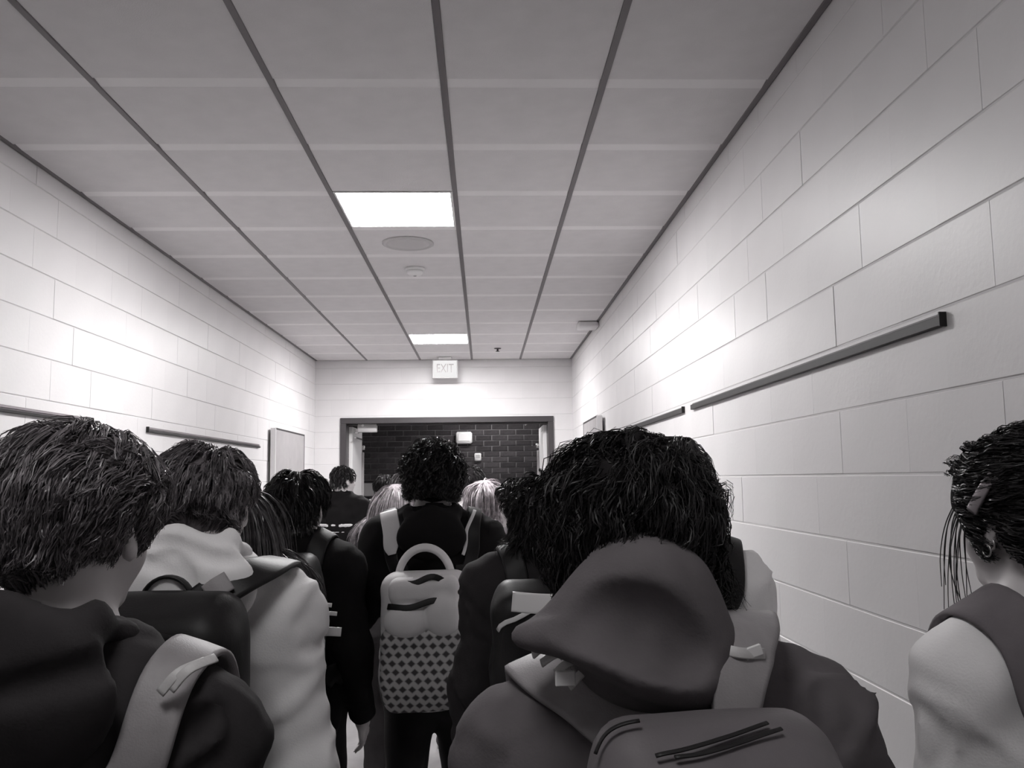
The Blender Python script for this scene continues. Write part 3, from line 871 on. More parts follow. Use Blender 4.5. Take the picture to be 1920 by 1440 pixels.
def hair(P, style, m, name='hair', seed=1, parent=None):
    g = np.random.default_rng(seed); st = style
    # cap
    nu, nv = 72, 44
    th = np.linspace(0, 2 * PI, nu, endpoint=False); ph = np.linspace(.001, PI * .92, nv)
    D = np.stack([np.sin(ph)[:, None] * np.cos(th), np.sin(ph)[:, None] * np.sin(th), np.cos(ph)[:, None] + 0 * th], -1).reshape(-1, 3)
    S = scalp(D); a = hairline(S, st)
    mask = np.clip((a + .004) / .022, 0, 1); mask = mask * mask * (3 - 2 * mask)
    up = np.clip((S[:, 2] + .04) / .1, 0, 1)
    th_ = st['puff'] * (st.get('low', .3) + (1 - st.get('low', .3)) * up)
    bump = .5 + .5 * noise(S[:, 0] * 34 + seed, S[:, 1] * 34, S[:, 2] * 34)
    r = mask * (th_ * st.get('cap', .38) * (1 + st.get('lump', .35) * (bump - .5)) + .002) - .006 * (1 - mask)
    Vc = S + D * r[:, None]
    i = np.arange(nv - 1)[:, None] * nu + np.arange(nu)[None]; j = np.arange(nv - 1)[:, None] * nu + (np.arange(nu)[None] + 1) % nu
    Qc = np.stack([i, i + nu, j + nu, j], -1).reshape(-1, 4)
    Qc = Qc[(mask[Qc] > 0).any(1)]
    # locks
    nl = st['locks']; D = g.normal(size=(nl * 4, 3)); D /= np.linalg.norm(D, axis=1)[:, None]
    S = scalp(D); a = hairline(S, st); ok = a > .002
    S, D, a = S[ok][:nl], D[ok][:nl], a[ok][:nl]
    nseg = st.get('seg', 7)
    crown = np.array(st.get('crown', (.012, -.055, .105)))
    toL = lambda p: (P.headR @ (p * P.hs).T).T + P.headT
    R = P.headR
    def grow(root, nrm, ln, wav):
        rt = toL(root); n = nrm @ R.T
        c0 = root - crown; c0 = c0 - nrm * (c0 * nrm).sum(1)[:, None]; c0 /= np.linalg.norm(c0, axis=1)[:, None] + 1e-6
        if 'comb' in st: c0 = c0 * (1 - st.get('combw', .6)) + np.array(st['comb']) * st.get('combw', .6)
        fs = 16.0
        fl = np.stack([noise(root[:, 0] * fs + seed + 5 * i_, root[:, 1] * fs + 7 * i_, root[:, 2] * fs) for i_ in range(3)], -1)
        sw = g.normal(size=c0.shape) * st.get('mess', .25) * .5 + fl * st.get('flow', 1.1)
        v = nrm * st['lift'] + c0 + sw; v /= np.linalg.norm(v, axis=1)[:, None]
        v = v @ R.T
        z0 = np.clip((root[:, 2] + .04) / .1, 0, 1); z0 = st['puff'] * (st.get('low', .3) + (1 - st.get('low', .3)) * z0) * st.get('cap', .38)
        z0 = z0 * np.clip((hairline(root, st) + .004) / .022, 0, 1) * .85
        rt = rt + n * (z0 * P.hs)[:, None]
        pts = [rt - n * .003]; p = rt.copy(); step = ln[:, None] / nseg
        lf_ = st.get('low', .3); rnd = g.uniform(.35, 1.0, len(root))
        for q in range(nseg):
            v = v + np.array([0, 0, -st['grav']]) * (q + .5) / nseg
            v /= np.linalg.norm(v, axis=1)[:, None]
            p = p + v * step
            zl = ((p - P.headT) @ R)[:, 2] / P.hs
            zc = np.clip((zl + .05) / .11, 0, 1)
            env = st.get('hug', .004) + rnd * st['puff'] * (lf_ + (1 - lf_) * zc)
            capz = st['puff'] * (lf_ + (1 - lf_) * zc) * st.get('cap', .38) * 1.05
            lim = np.maximum(np.minimum(env * (q + 1.5) / nseg * 2, env), np.minimum(capz, env * 1.2))
            for _ in range(2):
                d = P.collide(p, 0)
                bad = (d < lim) | (d > env + .004) if st.get('stick', 0) > 0 else d < lim
                if bad.any():
                    gd = grad(P.skull() + (P.cloth if hasattr(P, 'cloth') else []), p[bad]); db = d[bad]
                    mv = np.where(db < lim[bad], lim[bad] - db, -(db - env[bad]) * st.get('stick', 0)); p[bad] += gd * mv[:, None]
                    vb = v[bad]; vb = vb - gd * (vb * gd).sum(1)[:, None] * np.where(db < lim[bad], (vb * gd).sum(1) < 0, st.get('stick', 0) > 0)[:, None]; v[bad] = vb / (np.linalg.norm(vb, axis=1)[:, None] + 1e-6)
            pts.append(p.copy())
        return np.stack(pts, 1)
    lf = np.interp(S[:, 2], [-.08, -.02, .04, .1], st['len'])
    ln = lf * g.uniform(.75, 1.2, len(S))
    G = grow(S, D, ln, None)                         # (n, nseg+1, 3)
    tpar = np.linspace(0, 1, nseg + 1)
    if st.get('curl'):
        ca, cf = st['curl']                          # radius, turns
        T = np.gradient(G, axis=1); T /= np.linalg.norm(T, axis=2)[..., None] + 1e-9
        B = np.cross(T, np.array([.3, .2, .93])); B /= np.linalg.norm(B, axis=2)[..., None] + 1e-9; N = np.cross(T, B)
        fz = g.uniform(0, 2 * PI, len(S)); A = ca * np.minimum(tpar * 2.2, 1)[None, :] * g.uniform(.5, 1.4, len(S))[:, None]
        an = fz[:, None] + cf * 2 * PI * tpar[None] * g.uniform(.7, 1.3, len(S))[:, None]
        G = G + B * (A * np.cos(an))[..., None] + N * (A * np.sin(an))[..., None]
    K = st['per']; cl = st.get('clump', .6); rad = st.get('rad', .011)
    off = g.normal(size=(len(S), K, 3)); off = off * 1.0; off *= (rad * g.random((len(S), K, 1)) ** .5) / (np.linalg.norm(off, axis=2)[..., None] + 1e-9)
    nl_ = D @ R.T; off -= nl_[:, None] * ((off * nl_[:, None]).sum(2))[..., None] * .7
    prof = 1 - cl * tpar
    ext = g.uniform(.82, 1.05, (len(S), K))
    st_pts = G[:, None] * 1.0 + off[:, :, None] * prof[None, None, :, None]
    st_pts = st_pts[:, :, :1] + (st_pts - st_pts[:, :, :1]) * ext[:, :, None, None]
    st_pts = st_pts + g.normal(size=st_pts.shape) * (st.get('fray', .0012) * tpar)[None, None, :, None]
    SP = st_pts.reshape(-1, nseg + 1, 3)
    wd = st.get('w', .0011) * (1 - .75 * tpar ** 1.5)[None] * g.uniform(.6, 1.4, len(SP))[:, None]
    T = np.gradient(SP, axis=1); T /= np.linalg.norm(T, axis=2)[..., None] + 1e-9
    B = np.cross(T, g.normal(size=(len(SP), 1, 3))); B /= np.linalg.norm(B, axis=2)[..., None] + 1e-9
    Vs = np.stack([SP + B * wd[..., None] * 1.15, SP - B * wd[..., None] * 1.15], 2).reshape(-1, 3)
    base = np.arange(len(SP))[:, None] * ((nseg + 1) * 2) + np.arange(nseg)[None, :] * 2
    Qs = np.stack([base, base + 1, base + 3, base + 2], -1).reshape(-1, 4)
    Vc = toL(Vc)
    V = np.concatenate([Vc, Vs]); Q = np.concatenate([Qc, Qs + len(Vc)])
    mi = np.concatenate([np.ones(len(Qc), int), np.zeros(len(Qs), int)])
    return link(name, mesh_np(name, V, Q, True, mi), [m, cap_mat(m)], parent or P.root)

def strap(P, pts, width, thick, m, parent, name='strap', off=.004, per=10, prims=None, n_it=6, taper=None):
    """strap laid over the clothes of P: control points are dropped onto the cloth; coordinates local to P"""
    pr = prims or [q_ for q_ in P.cloth0 if q_[0] != 'h']
    Q = catmull(pts, per)
    for _ in range(n_it):
        d = ev(pr, Q); gd = grad(pr, Q); Q = Q - gd * (d - off)[:, None] * .9
    for _ in range(3): Q[1:-1] = (Q[:-2] + 2 * Q[1:-1] + Q[2:]) / 4
    d = ev(pr, Q); gd = grad(pr, Q); Q = Q + gd * np.maximum(off - d, 0)[:, None]
    w = width if taper is None else np.interp(np.linspace(0, 1, len(Q)), np.linspace(0, 1, len(taper)), taper)
    V, Fq = ribbon(Q, gd, w, thick)
    return link(name, mesh_np(name, V, Fq), m, parent), Q, gd

def pack_root(P, label, name='backpack', group=None):
    r = empty(name, (P.X, P.Y, 0), P.yaw)
    return tag(r, label, 'backpack', group)

def pack(P, label, m, ms, top, h, w, d, y=None, tiltx=.08, pocket=True, seed=0, straps=True, sww=.062, sx=.62, res=.010, handle=True, mpocket=None, gap=.030, xo=0.0, mz=None, soff=.011, sides=(-1, 1)):
    """soft school bag on the back of P: top z, height h, width w, depth d"""
    k = P.k; root = pack_root(P, label)
    if y is None:
        y = 9.0
        for fz in (.1, .3, .5, .7, .9):
            probe = np.array([[0.06, -.5 + .005 * i, top - h * fz] for i in range(100)]); f = ev(P.cloth0[:-1] if False else [q_ for q_ in P.cloth0 if q_[0] != 'h'], probe); y = min(y, probe[np.argmax(f < 0)][1] - gap)
    c = np.array([xo, y - d / 2, top - h / 2]); R = rotm('x', tiltx)
    pr = [rbox(c, np.array([w / 2, d / 2, h / 2]), min(w, d) * .42, .03, R), ell(c + np.array([0, -d * .18, -h * .12]), np.array([w * .47, d * .46, h * .38]), .05),
          rbox(c + np.array([0, d * .2, h * .05]), np.array([w * .46, d * .3, h * .49]), d * .25, .03, R)]
    V, Q = solid(pr, res, lambda x, y_, z: .006 * noise(x * 11 + seed, y_ * 11, z * 15))
    link('bag_body', mesh_np('bag_body', V, Q), m, root)
    if pocket:
        pc = c + np.array([0, -d * .52, -h * .16])
        V, Q = solid([rbox(pc, np.array([w * .4, d * .2, h * .27]), d * .16, .02, R)], res, lambda x, y_, z: .004 * noise(x * 14 + seed, y_ * 14, z * 18))
        link('front_pocket', mesh_np('front_pocket', V, Q), mpocket or m, root)
    def arch(zz, ww, yy, name):
        a = np.linspace(-1, 1, 22); z_ = zz + .0 * a
        Pp = np.stack([xo + a * ww, np.full(22, yy), z_ - .05 * np.abs(a) ** 3], -1)
        for _ in range(6):
            dd = ev(pr, Pp); Pp = Pp - grad(pr, Pp) * (dd - .001)[:, None]
        V, Fq = ribbon(Pp, grad(pr, Pp), .012, .005); link(name, mesh_np(name, V, Fq), mz or ms, root)
    arch(top - h * .12, w * .47, c[1] - d * .4, 'zipper')
    if handle:
        a = np.linspace(0, PI, 16); hp = np.stack([xo + .045 * np.cos(a), np.full(16, c[1] + d * .34), top - .012 + .05 * np.sin(a)], -1)
        V, Fq = ribbon(hp, np.stack([np.cos(a), 0 * a, np.sin(a)], -1), .022, .006); link('grab_handle', mesh_np('grab_handle', V, Fq), ms, root)
    if straps:
        for q in sides:
            S = P.sh[q]; x = q * (abs(S[0]) * sx)
            pts = [(xo + q * w * .22, c[1] + d * .45, top - .01), (x * .9, S[1] - .12, S[2] - .02), (x, S[1] - .05, S[2] + .08), (x * 1.03, S[1] + .06, S[2] + .05), (x * 1.02, S[1] + .16, S[2] - .12), (x * 1.1, S[1] + .15, S[2] - .26), (q * .17 * k, S[1] + .05, S[2] - .38), (xo + q * w * .46, c[1] + d * .4, top - h * .85)]
            strap(P, pts, sww, .012, ms, root, off=soff)
    return root, c, pr, R

# ------------------------------------------------------------------ the crowd
def cloth(name, v, fine=260, rough=.85, spec=.15, var=.12):
    return mat(name, tone(v) if v < .2 else (v, v * .985, v * .99), rough, spec, (fine, .35, .0015), (18, var))
def hairm(name, v, rough=.38, spec=.45):
    return mat(name, tone(v), rough, spec, None, (55, .45))
K_BLACK = cloth('black_fleece', .010); K_COAL = cloth('charcoal_cloth', .032); K_GREY = cloth('grey_fleece', .115)
K_LIGHT = cloth('pale_sleeve_cloth', .80, 300, .6, .3, .04); K_WHITE = cloth('white_cotton', .86, 300, .8, .2, .03); K_MID = cloth('mid_grey_cloth', .16)
K_PANTS = [cloth('dark_denim', .03), cloth('black_trousers', .012), cloth('grey_trousers', .09)]
K_SHOE = mat('shoe_rubber', tone(.04), .6, .3, (80, .1, .001)); K_SHOEW = mat('white_shoe', (.6, .59, .59), .6, .3, (80, .1, .001))
B_BLACK = mat('black_nylon', tone(.009), .5, .35, (300, .3, .001), (20, .15)); B_GREY = mat('grey_nylon', tone(.12), .5, .35, (300, .3, .001), (14, .12))
B_STRAP = mat('grey_webbing', (.27,.255,.262), .5, .35, (420, .4, .001), (30, .1)); B_STRAPL = mat('pale_webbing', (.5, .49, .49), .45, .4, (420, .3, .001))
B_WHITE = mat('pale_bag_cloth', (.78, .765, .77), .6, .3, (260, .3, .001), (10, .05)); B_SHINE = mat('reflective_tape', (.75, .74, .74), .3, .6)
H_BROWN = hairm('brown_hair', .15, .35); H_DARK = hairm('dark_hair', .018); H_BLACK = hairm('black_hair', .016, .5, .3); H_MID = hairm('mid_brown_hair', .06)
H_BLOND = hairm('blond_hair', .42, .35, .5); H_SAND = hairm('sandy_hair', .22)

SHORT = dict(stick=.7, crown=(.01, -.01, .118), puff=.026, low=.15, lift=.15, grav=.5, len=(.022, .035, .06, .075), locks=420, per=7, seg=6, clump=.55, rad=.010, mess=.25, w=.0012, lump=.5, nape=-.07)
LONG = dict(flow=.25, puff=.024, low=.8, lift=.1, grav=2.2, len=(.22, .30, .38, .42), locks=420, per=8, seg=12, clump=.3, rad=.012, mess=.08, w=.0014, nape=-.085, side=-.03, hug=.012, crown=(0, -.03, .115))
CURLY = dict(stick=.35, crown=(0, .03, .118), puff=.045, low=.55, lift=.75, grav=.35, len=(.035, .055, .075, .08), locks=700, per=5, seg=9, clump=.5, rad=.008, mess=.45, w=.0011, lump=.6, curl=(.008, 1.6), nape=-.085)

def who(px, top, Y, hair_h, **kw):
    a = W(px, top, Y); return Person(a[0] - kw.get('hx', 0.0), Y, a[2] - hair_h, **kw)
def dress(P, skin, top_m, top_name, pants=0, shoe=None, near=False, **kw):
    far = P.Y > 3.6
    P.body(skin, .012 if not far else .0145, .0055 if P.Y < 2 else (.007 if not far else .010))
    P.top(top_m, top_name, h=.009 if P.Y < 2 else (.011 if not far else .016), **kw)
    P.trousers(K_PANTS[pants], .014 if not far else .02); P.shoes(shoe or K_SHOE, .009 if not far else .012)

def hood_down(P, m, h=.009, drop=.12, seed=0, dz=0.0, wide=1.0, creases=()):
    k = P.k; c = P.c7 + np.array([0, 0, dz])
    pts = [(-.085, .075, -.02), (-.092, .0, .005), (-.075, -.07, .035), (0, -.095, .045), (.075, -.07, .035), (.092, .0, .005), (.08, .075, -.02)]
    pr = []
    rad = [.010, .014, .024, .030, .024, .014, .010]
    for i_ in range(6): pr.append(cone(c + np.array(pts[i_]) * k, c + np.array(pts[i_ + 1]) * k, rad[i_] * k, rad[i_ + 1] * k, .03))
    pr.append(ell(c + np.array([0, -.115, -.045]) * k, np.array([.125 * wide, .045, drop * .75]) * k, .05, rotm('x', .15)))
    pr.append(('e', c + np.array([0, -.075, .055]) * k, np.array([.068, .035, .05]) * k, .03, None, 's'))
    P.cloth = P.cloth + pr[:-1]
    base_ = list(pr)
    for path, r_ in creases:
        q_ = catmull([P.px(*w_) for w_ in path], 4)
        for _ in range(5): q_ = q_ - grad(base_, q_) * (ev(base_, q_) - .35 * r_)[:, None]
        for i_ in range(len(q_) - 1): pr.append(('c', q_[i_], q_[i_ + 1], (r_, r_), .014, 's'))
    V, Q = solid(pr, h, lambda x, y, z: .005 * noise(x * 9 + seed, y * 9, z * 16))
    return link('hood', mesh_np('hood', V, Q), m, P.root), pr


def ribbons(name, P, pts, width, thick, m, parent, nrm=(0, -1, .2)):
    """short free strap through local points"""
    Q = catmull(pts, 6); V, Fq = ribbon(Q, np.tile(np.array(nrm, float), (len(Q), 1)), width, thick)
    return link(name, mesh_np(name, V, Fq), m, parent)

# -- 1: nearest at the left
P1 = who(142, 797, 1.15, .028, yaw=-.05, head=(-.12, .02, .0), sw=.205, bulk=1.08, shrug=-.055, nk=.022, label='person with tousled brown hair in a dark hoodie, nearest at the left')
dress(P1, M['skin'], K_COAL, 'hoodie', o=.022, fold=.010, seed=3)
hood_down(P1, K_COAL, seed=5, creases=((((0, 1290, 1.0), (120, 1270, .98), (260, 1225, 1.0)), .016),), drop=.15, dz=.02, wide=1.1)
hair(P1, dict(SHORT, puff=.036, low=.06, len=(.008, .018, .05, .075), locks=1500, per=12, seg=7, comb=(-.75, -.1, -.6), combw=.55, mess=.4, flow=1.0, w=.0009, clump=.7, rad=.014, lump=.6, nape=-.080, vee=.05, behind=-.012, lift=.22, cap=.6, grav=.2, crown=(-.02, .02, .118)), H_BROWN, seed=11)
r, c, pr, R = pack(P1, 'dark backpack slung low behind the person with tousled brown hair, grey straps', B_BLACK, B_STRAP, 1.14, .42, .30, .13, sww=.062, sx=.93)
a = P1.px(330, 1290, 1.02)
for dx in (0, .022): ribbons('lashing_strap', P1, [P1.px(300 + dx * 900, 1300 - dx * 300, 1.03), P1.px(335 + dx * 900, 1262 - dx * 300, 1.035), P1.px(385 + dx * 900, 1240 - dx * 300, 1.06)], .012, .004, B_STRAPL, r, (.2, -.8, .6))

# -- 2: white hood
P2 = who(383, 833, 1.75, .018, yaw=.0, head=(0, .04, 0), sw=.185, nk=.03, label='person with a fade haircut, white hood and pale sleeves, second from the left wall')
dress(P2, M['skin'], K_LIGHT, 'jacket', o=.022, fold=.007, seed=9, pants=1)
hood_down(P2, K_WHITE, h=.007, seed=2, dz=.032, wide=1.2, drop=.13, creases=((((272, 1017, 1.58), (335, 1020, 1.57), (395, 1045, 1.57), (445, 1052, 1.6)), .010), (((285, 1058, 1.57), (318, 1040, 1.565), (345, 1066, 1.565), (354, 1102, 1.57)), .011), (((262, 1048, 1.6), (290, 1060, 1.57), (330, 1075, 1.57)), .007)))
hair(P2, dict(SHORT, puff=.006, low=.3, len=(.004, .006, .03, .05), locks=700, per=9, seg=5, lift=.5, nape=-.07, vee=.0, w=.0009), hairm('faded_hair', .10, .7, .2), seed=21)
hair(P2, dict(SHORT, puff=.028, low=.1, len=(.012, .018, .036, .055), locks=620, per=12, seg=7, lift=.1, grav=.4, nape=.045, flow=.5, side=.035, vee=.0, mess=.12, clump=.5, w=.0011, crown=(0.02, .0, .12)), H_BROWN, seed=22)
r, c, pr, R = pack(P2, 'black backpack worn over the pale jacket and white hood', B_BLACK, B_BLACK, W(360, 1118, 1.6)[2], .42, .30, .15, seed=2, sww=.07, sides=(-1,))
q_ = catmull([P2.px(*w_) for w_ in ((366, 1142, 1.565), (405, 1112, 1.575), (455, 1082, 1.60), (503, 1062, 1.655), (528, 1053, 1.73), (533, 1060, 1.80), (528, 1110, 1.86), (520, 1200, 1.88), (505, 1300, 1.87))], 6)
n_ = catmull(np.array([(.1, -1, .3), (.15, -1, .5), (.2, -1, .7), (.25, -.7, 1), (.2, 0, 1), (.1, .7, .7), (0, 1, .2), (0, 1, 0), (0, 1, 0)], float), 6)
V, Fq = ribbon(q_, n_, .068, .014); link('strap', mesh_np('strap', V, Fq), B_BLACK, r)
pt = np.array([P2.px(388, 1116, 1.56), P2.px(408, 1101, 1.563), P2.px(430, 1088, 1.572)])
ribbons('patch', P2, pt, .038, .006, B_STRAP, r, (.25, -.9, .5))

# -- 3: round dark hair near the left wall
P3 = who(558, 878, 3.0, .026, yaw=-.1, head=(-.1, .03, 0), label='person with round dark hair in a black jacket before the left grey door')
dress(P3, M['skin'], K_BLACK, 'jacket', o=.02, fold=.006, pants=1)
hair(P3, dict(SHORT, puff=.032, low=.5, len=(.03, .045, .06, .07), locks=520, per=9, nape=-.085), H_DARK, seed=31)
r, c, pr, R = pack(P3, 'black backpack on the person with round dark hair by the left wall', B_BLACK, B_BLACK, 1.36, .42, .31, .16, seed=3)
for x0, x1, y in ((597, 622, 1136), (597, 632, 1152), (585, 640, 1186)):
    ribbons('reflective_strip', P3, [P3.px(x0, y, 2.62), P3.px((x0 + x1) / 2, y - 2, 2.615), P3.px(x1, y - 1, 2.62)], .012 if y < 1180 else .026, .004, B_SHINE, r)

# -- 4: far, by the left door leaf
P4 = who(641, 874, 7.2, .014, yaw=-.3, head=(-.5, 0, 0), label='distant person in a black jacket with pale stripes, by the left door leaf')
dress(P4, M['skin'], K_BLACK, 'jacket', o=.03, fold=.006)
for z0, z1 in ((1.235, 1.262), (1.19, 1.205)):
    V, Q = solid(P4.off(P4.torso, .034) + P4.arm_prims(.034, .97) + [half(2, z1, 1), half(2, z0, -1)], .013)
    link('stripe', mesh_np('stripe', V, Q), K_WHITE, P4.root)
hair(P4, dict(SHORT, puff=.02, locks=260, per=5, w=.002), H_DARK, seed=41)

# -- 5: tall one with the pale bag
P5 = who(811, 823, 3.2, .045, yaw=.03, head=(0, .0, 0), sw=.195, bulk=1.05, arms='strap', label='tall person with a puff of curly dark hair in a black hoodie, mid crowd')
dress(P5, M['skin_dark'], K_BLACK, 'hoodie', o=.026, fold=.007, pants=1)
hood_down(P5, K_BLACK, drop=.12)
hair(P5, dict(CURLY, len=(.025, .04, .06, .065), puff=.046, low=.45, per=8, locks=1100, w=.0012, nape=-.075, lift=.9, cap=.5), H_DARK, seed=51)
# its pale bag: body, lid, patterned front, handle, straps
def weave():
    m_ = mat('woven_dash_print', (.5, .49, .49), .65, .3, (260, .3, .001)); nt = m_.node_tree; b_ = nt.nodes['Principled BSDF']
    tc = nt.nodes.new('ShaderNodeTexCoord'); sp = nt.nodes.new('ShaderNodeSeparateXYZ'); nt.links.new(tc.outputs['Object'], sp.inputs[0])
    def mth(op, a_, b2=None):
        n = nt.nodes.new('ShaderNodeMath'); n.operation = op
        for i_, v_ in enumerate((a_, b2)):
            if v_ is None: continue
            if isinstance(v_, (int, float)): n.inputs[i_].default_value = v_
            else: nt.links.new(v_, n.inputs[i_])
        return n.outputs[0]
    zz = mth('DIVIDE', sp.outputs['Z'], .026); row = mth('FLOOR', zz); fz = mth('ABSOLUTE', mth('SUBTRACT', mth('FRACT', zz), .5))
    xx = mth('ADD', mth('DIVIDE', sp.outputs['X'], .030), mth('MULTIPLY', row, .37)); fx = mth('ABSOLUTE', mth('SUBTRACT', mth('FRACT', xx), .5))
    low = mth('MULTIPLY', mth('SUBTRACT', 1.235, sp.outputs['Z']), 3.2); low = mth('MINIMUM', mth('MAXIMUM', low, -.16), .07)
    dk = mth('MULTIPLY', mth('SUBTRACT', mth('ADD', low, .46), mth('ADD', fx, fz)), 4.5)
    n = nt.nodes.new('ShaderNodeClamp'); nt.links.new(dk, n.inputs['Value'])
    mx = nt.nodes.new('ShaderNodeMix'); mx.data_type = 'RGBA'; mx.inputs['A'].default_value = (.5, .49, .49, 1); mx.inputs['B'].default_value = (.06, .055, .058, 1)
    nt.links.new(n.outputs[0], mx.inputs['Factor']); nt.links.new(mx.outputs['Result'], b_.inputs['Base Color'])
    return m_
B_WEAVE = weave()
r = pack_root(P5, 'pale backpack with woven dark dash pattern and arched handle on the tall person')
f = ev(P5.cloth0, np.array([[0, -.5 + .005 * i, 1.2] for i in range(100)])); yb = -.5 + .005 * np.argmax(f < 0) - .012
bc = lambda px, py, dy=0: P5.px(px, py, 3.2 + yb - dy)
b0 = bc(803, 1195, .105)
R = rotm('x', .05) @ rotm('y', -.04)
V, Q = solid([rbox(b0 + np.array([0, 0, .0]), np.array([.150, .075, .215]), .06, .03, R), ell(b0 + np.array([0, -.02, -.12]), (.15, .085, .1), .05)], .009, lambda x, y, z: .004 * noise(x * 12, y * 12, z * 14))
link('bag_body', mesh_np('bag_body', V, Q), B_WHITE, r)
V, Q = solid([rbox(b0 + np.array([0, -.055, -.085]), np.array([.148, .05, .135]), .045, .03, R), ell(b0 + np.array([0, -.07, -.11]), (.135, .05, .09), .04)], .008, lambda x, y, z: .003 * noise(x * 16, y * 16, z * 18))
link('front_pocket', mesh_np('front_pocket', V, Q), B_WEAVE, r)
V, Q = solid([rbox(b0 + np.array([-.01, -.055, .160]), np.array([.115, .05, .045]), .035, .03, R), ell(b0 + np.array([.050, -.085, .085]), (.060, .045, .075), .012), ell(b0 + np.array([-.065, -.080, .065]), (.075, .045, .060), .012)], .007)
link('lid', mesh_np('lid', V, Q), B_WHITE, r)
for (z, y, w_) in ((.125, -.112, .115), (.198, -.098, .085)):
    a = np.linspace(-1, 1, 20); pp = np.stack([b0[0] - .01 + a * w_, b0[1] + y + .03 * a ** 4, b0[2] + z - .02 * a ** 2 + .010 * np.sin(a * 4)], -1)
    V, Fq = ribbon(pp, np.tile([0, -1, .3], (20, 1)), .020, .006); link('zip_band', mesh_np('zip_band', V, Fq), B_BLACK, r)
a = np.linspace(0, PI, 24); ht = bc(797, 1085, .085); hz = bc(800, 1023, .085)[2]
pp = np.stack([ht[0] + .088 * np.cos(a), ht[1] - .02 * np.sin(a), ht[2] - .005 + (hz - ht[2]) * np.sin(a)], -1)
V, Fq = ribbon(pp, np.stack([np.cos(a), np.full(24, -.6), np.sin(a)], -1), .034, .014); link('handle', mesh_np('handle', V, Fq), B_WHITE, r)
for q, nm in ((1, 'strap'), (-1, 'strap')):
    S = P5.sh[q]; x = S[0] * .86
    strap(P5, [(q * .10, b0[1] + .05, b0[2] + .20), (x * .95, S[1] - .14, S[2] - .09), (x, S[1] - .07, S[2] + .04), (x, S[1] + .05, S[2] + .06), (x, S[1] + .15, S[2] - .1), (x * 1.1, S[1] + .16, S[2] - .24), (q * .17, S[1] + .04, S[2] - .36), (q * .14, b0[1] + .05, b0[2] - .14)], .050, .012, B_BLACK, r, off=.007)
    if q < 0: strap(P5, [(x * .94, S[1] - .12, S[2] - .042), (x * .97, S[1] - .11, S[2] - .02), (x, S[1] - .06, S[2] + .02), (x, S[1] - .03, S[2] + .05)], .06, .008, B_WHITE, r, 'strap_pad', off=.018, taper=[.028, .05, .062, .062])
    else: strap(P5, [(x * .70, S[1] - .12, S[2] - .05), (x * .80, S[1] - .10, S[2] - .01), (x * .88, S[1] - .05, S[2] + .03), (x * .95, S[1] - .03, S[2] + .05)], .012, .006, B_WHITE, r, 'strap_piping', off=.018)

# -- 6..10: the far middle
P6 = who(719, 889, 8.6, .022, yaw=.1, label='far person with black hair and white shirt before the brick wall, by the notice panel')
dress(P6, M['skin_dark'], K_WHITE, 'shirt', fold=.004)
hair(P6, dict(SHORT, puff=.03, low=.8, locks=240, per=5, w=.0022, nape=-.09), H_BLACK, seed=61)
P7 = who(742, 904, 4.7, .020, yaw=.0, label='person with long sandy hair down the back, left of the tall person')
dress(P7, M['skin'], K_COAL, 'jacket', o=.018, fold=.005)
hair(P7, dict(LONG, locks=600), H_SAND, seed=71)
P7b = who(757, 884, 6.1, .020, yaw=.2, label='person with sandy brown hair, mostly hidden behind the puff of curly hair')
dress(P7b, M['skin'], K_MID, 'shirt', fold=.004)
hair(P7b, dict(SHORT, puff=.022, low=.4, locks=260, per=5, w=.0018), H_MID, seed=72)
P8 = who(880, 874, 5.6, .02, yaw=-.4, head=(-.3, .05, 0), label='person with short dark hair turned right, just right of the curly puff')
dress(P8, M['skin'], K_COAL, 'jacket', fold=.005)
hair(P8, dict(SHORT, puff=.024, low=.25, locks=300, per=6, w=.0016, nape=-.06), H_DARK, seed=81)
P9 = who(910, 897, 4.5, .022, yaw=-.15, head=(-.15, .08, 0), label='person with pale blond hair and a white shirt, right of the tall person')
dress(P9, M['skin'], K_WHITE, 'shirt', o=.024, fold=.008)
hair(P9, dict(LONG, puff=.03, len=(.08, .11, .16, .18), nape=-.08, locks=600), H_BLOND, seed=91)
P10 = who(980, 893, 3.85, .022, yaw=.5, head=(.4, .05, 0), label='person with dark hair turned left, between blond person and curly mop')
dress(P10, M['skin'], K_MID, 'jacket', fold=.006)
hair(P10, dict(SHORT, puff=.03, low=.5, locks=420, per=7, w=.0015, nape=-.085), H_DARK, seed=101)

# -- 11: dark, just left of the big curly head
P11 = who(1022, 884, 2.5, .03, yaw=.05, head=(.05, .03, 0), sw=.195, shrug=.01, label='person in a dark jacket, half hidden left behind the big curly mop')
dress(P11, M['skin_dark'], K_COAL, 'jacket', o=.026, fold=.007)
hair(P11, dict(CURLY, len=(.09, .10, .10, .09), puff=.036, curl=(.007, 1.5), grav=.9, lift=.4, nape=-.1, per=8), H_BLACK, seed=111)
r, c, pr, R = pack(P11, 'black backpack with pale piping and pale tape, left of the grey hood', B_BLACK, B_BLACK, W(985, 1108, 2.15)[2], .42, .34, .15, seed=6, mz=B_SHINE, straps=True)
ribbons('reflective_tape', P11, [P11.px(960, 1128, 2.06), P11.px(1010, 1132, 2.055), P11.px(1085, 1134, 2.06)], .046, .004, B_SHINE, r)

# -- 13: beyond the big curly head, white shirt
P13 = who(1240, 806, 1.98, .034, yaw=-.1, head=(-.2, .0, 0), sw=.18, label='person with mid brown hair and white shirt, mostly hidden beyond the curly mop')
dress(P13, M['skin'], K_WHITE, 'shirt', o=.016, fold=.006)
hair(P13, dict(SHORT, puff=.036, low=.3, len=(.03, .04, .075, .09), locks=620, per=9, w=.0011), H_MID, seed=131)
pack(P13, 'dark backpack on the white shirt, mostly hidden beyond the curly mop', B_BLACK, B_BLACK, 1.30, .38, .26, .10, seed=8, pocket=False, sx=.85)

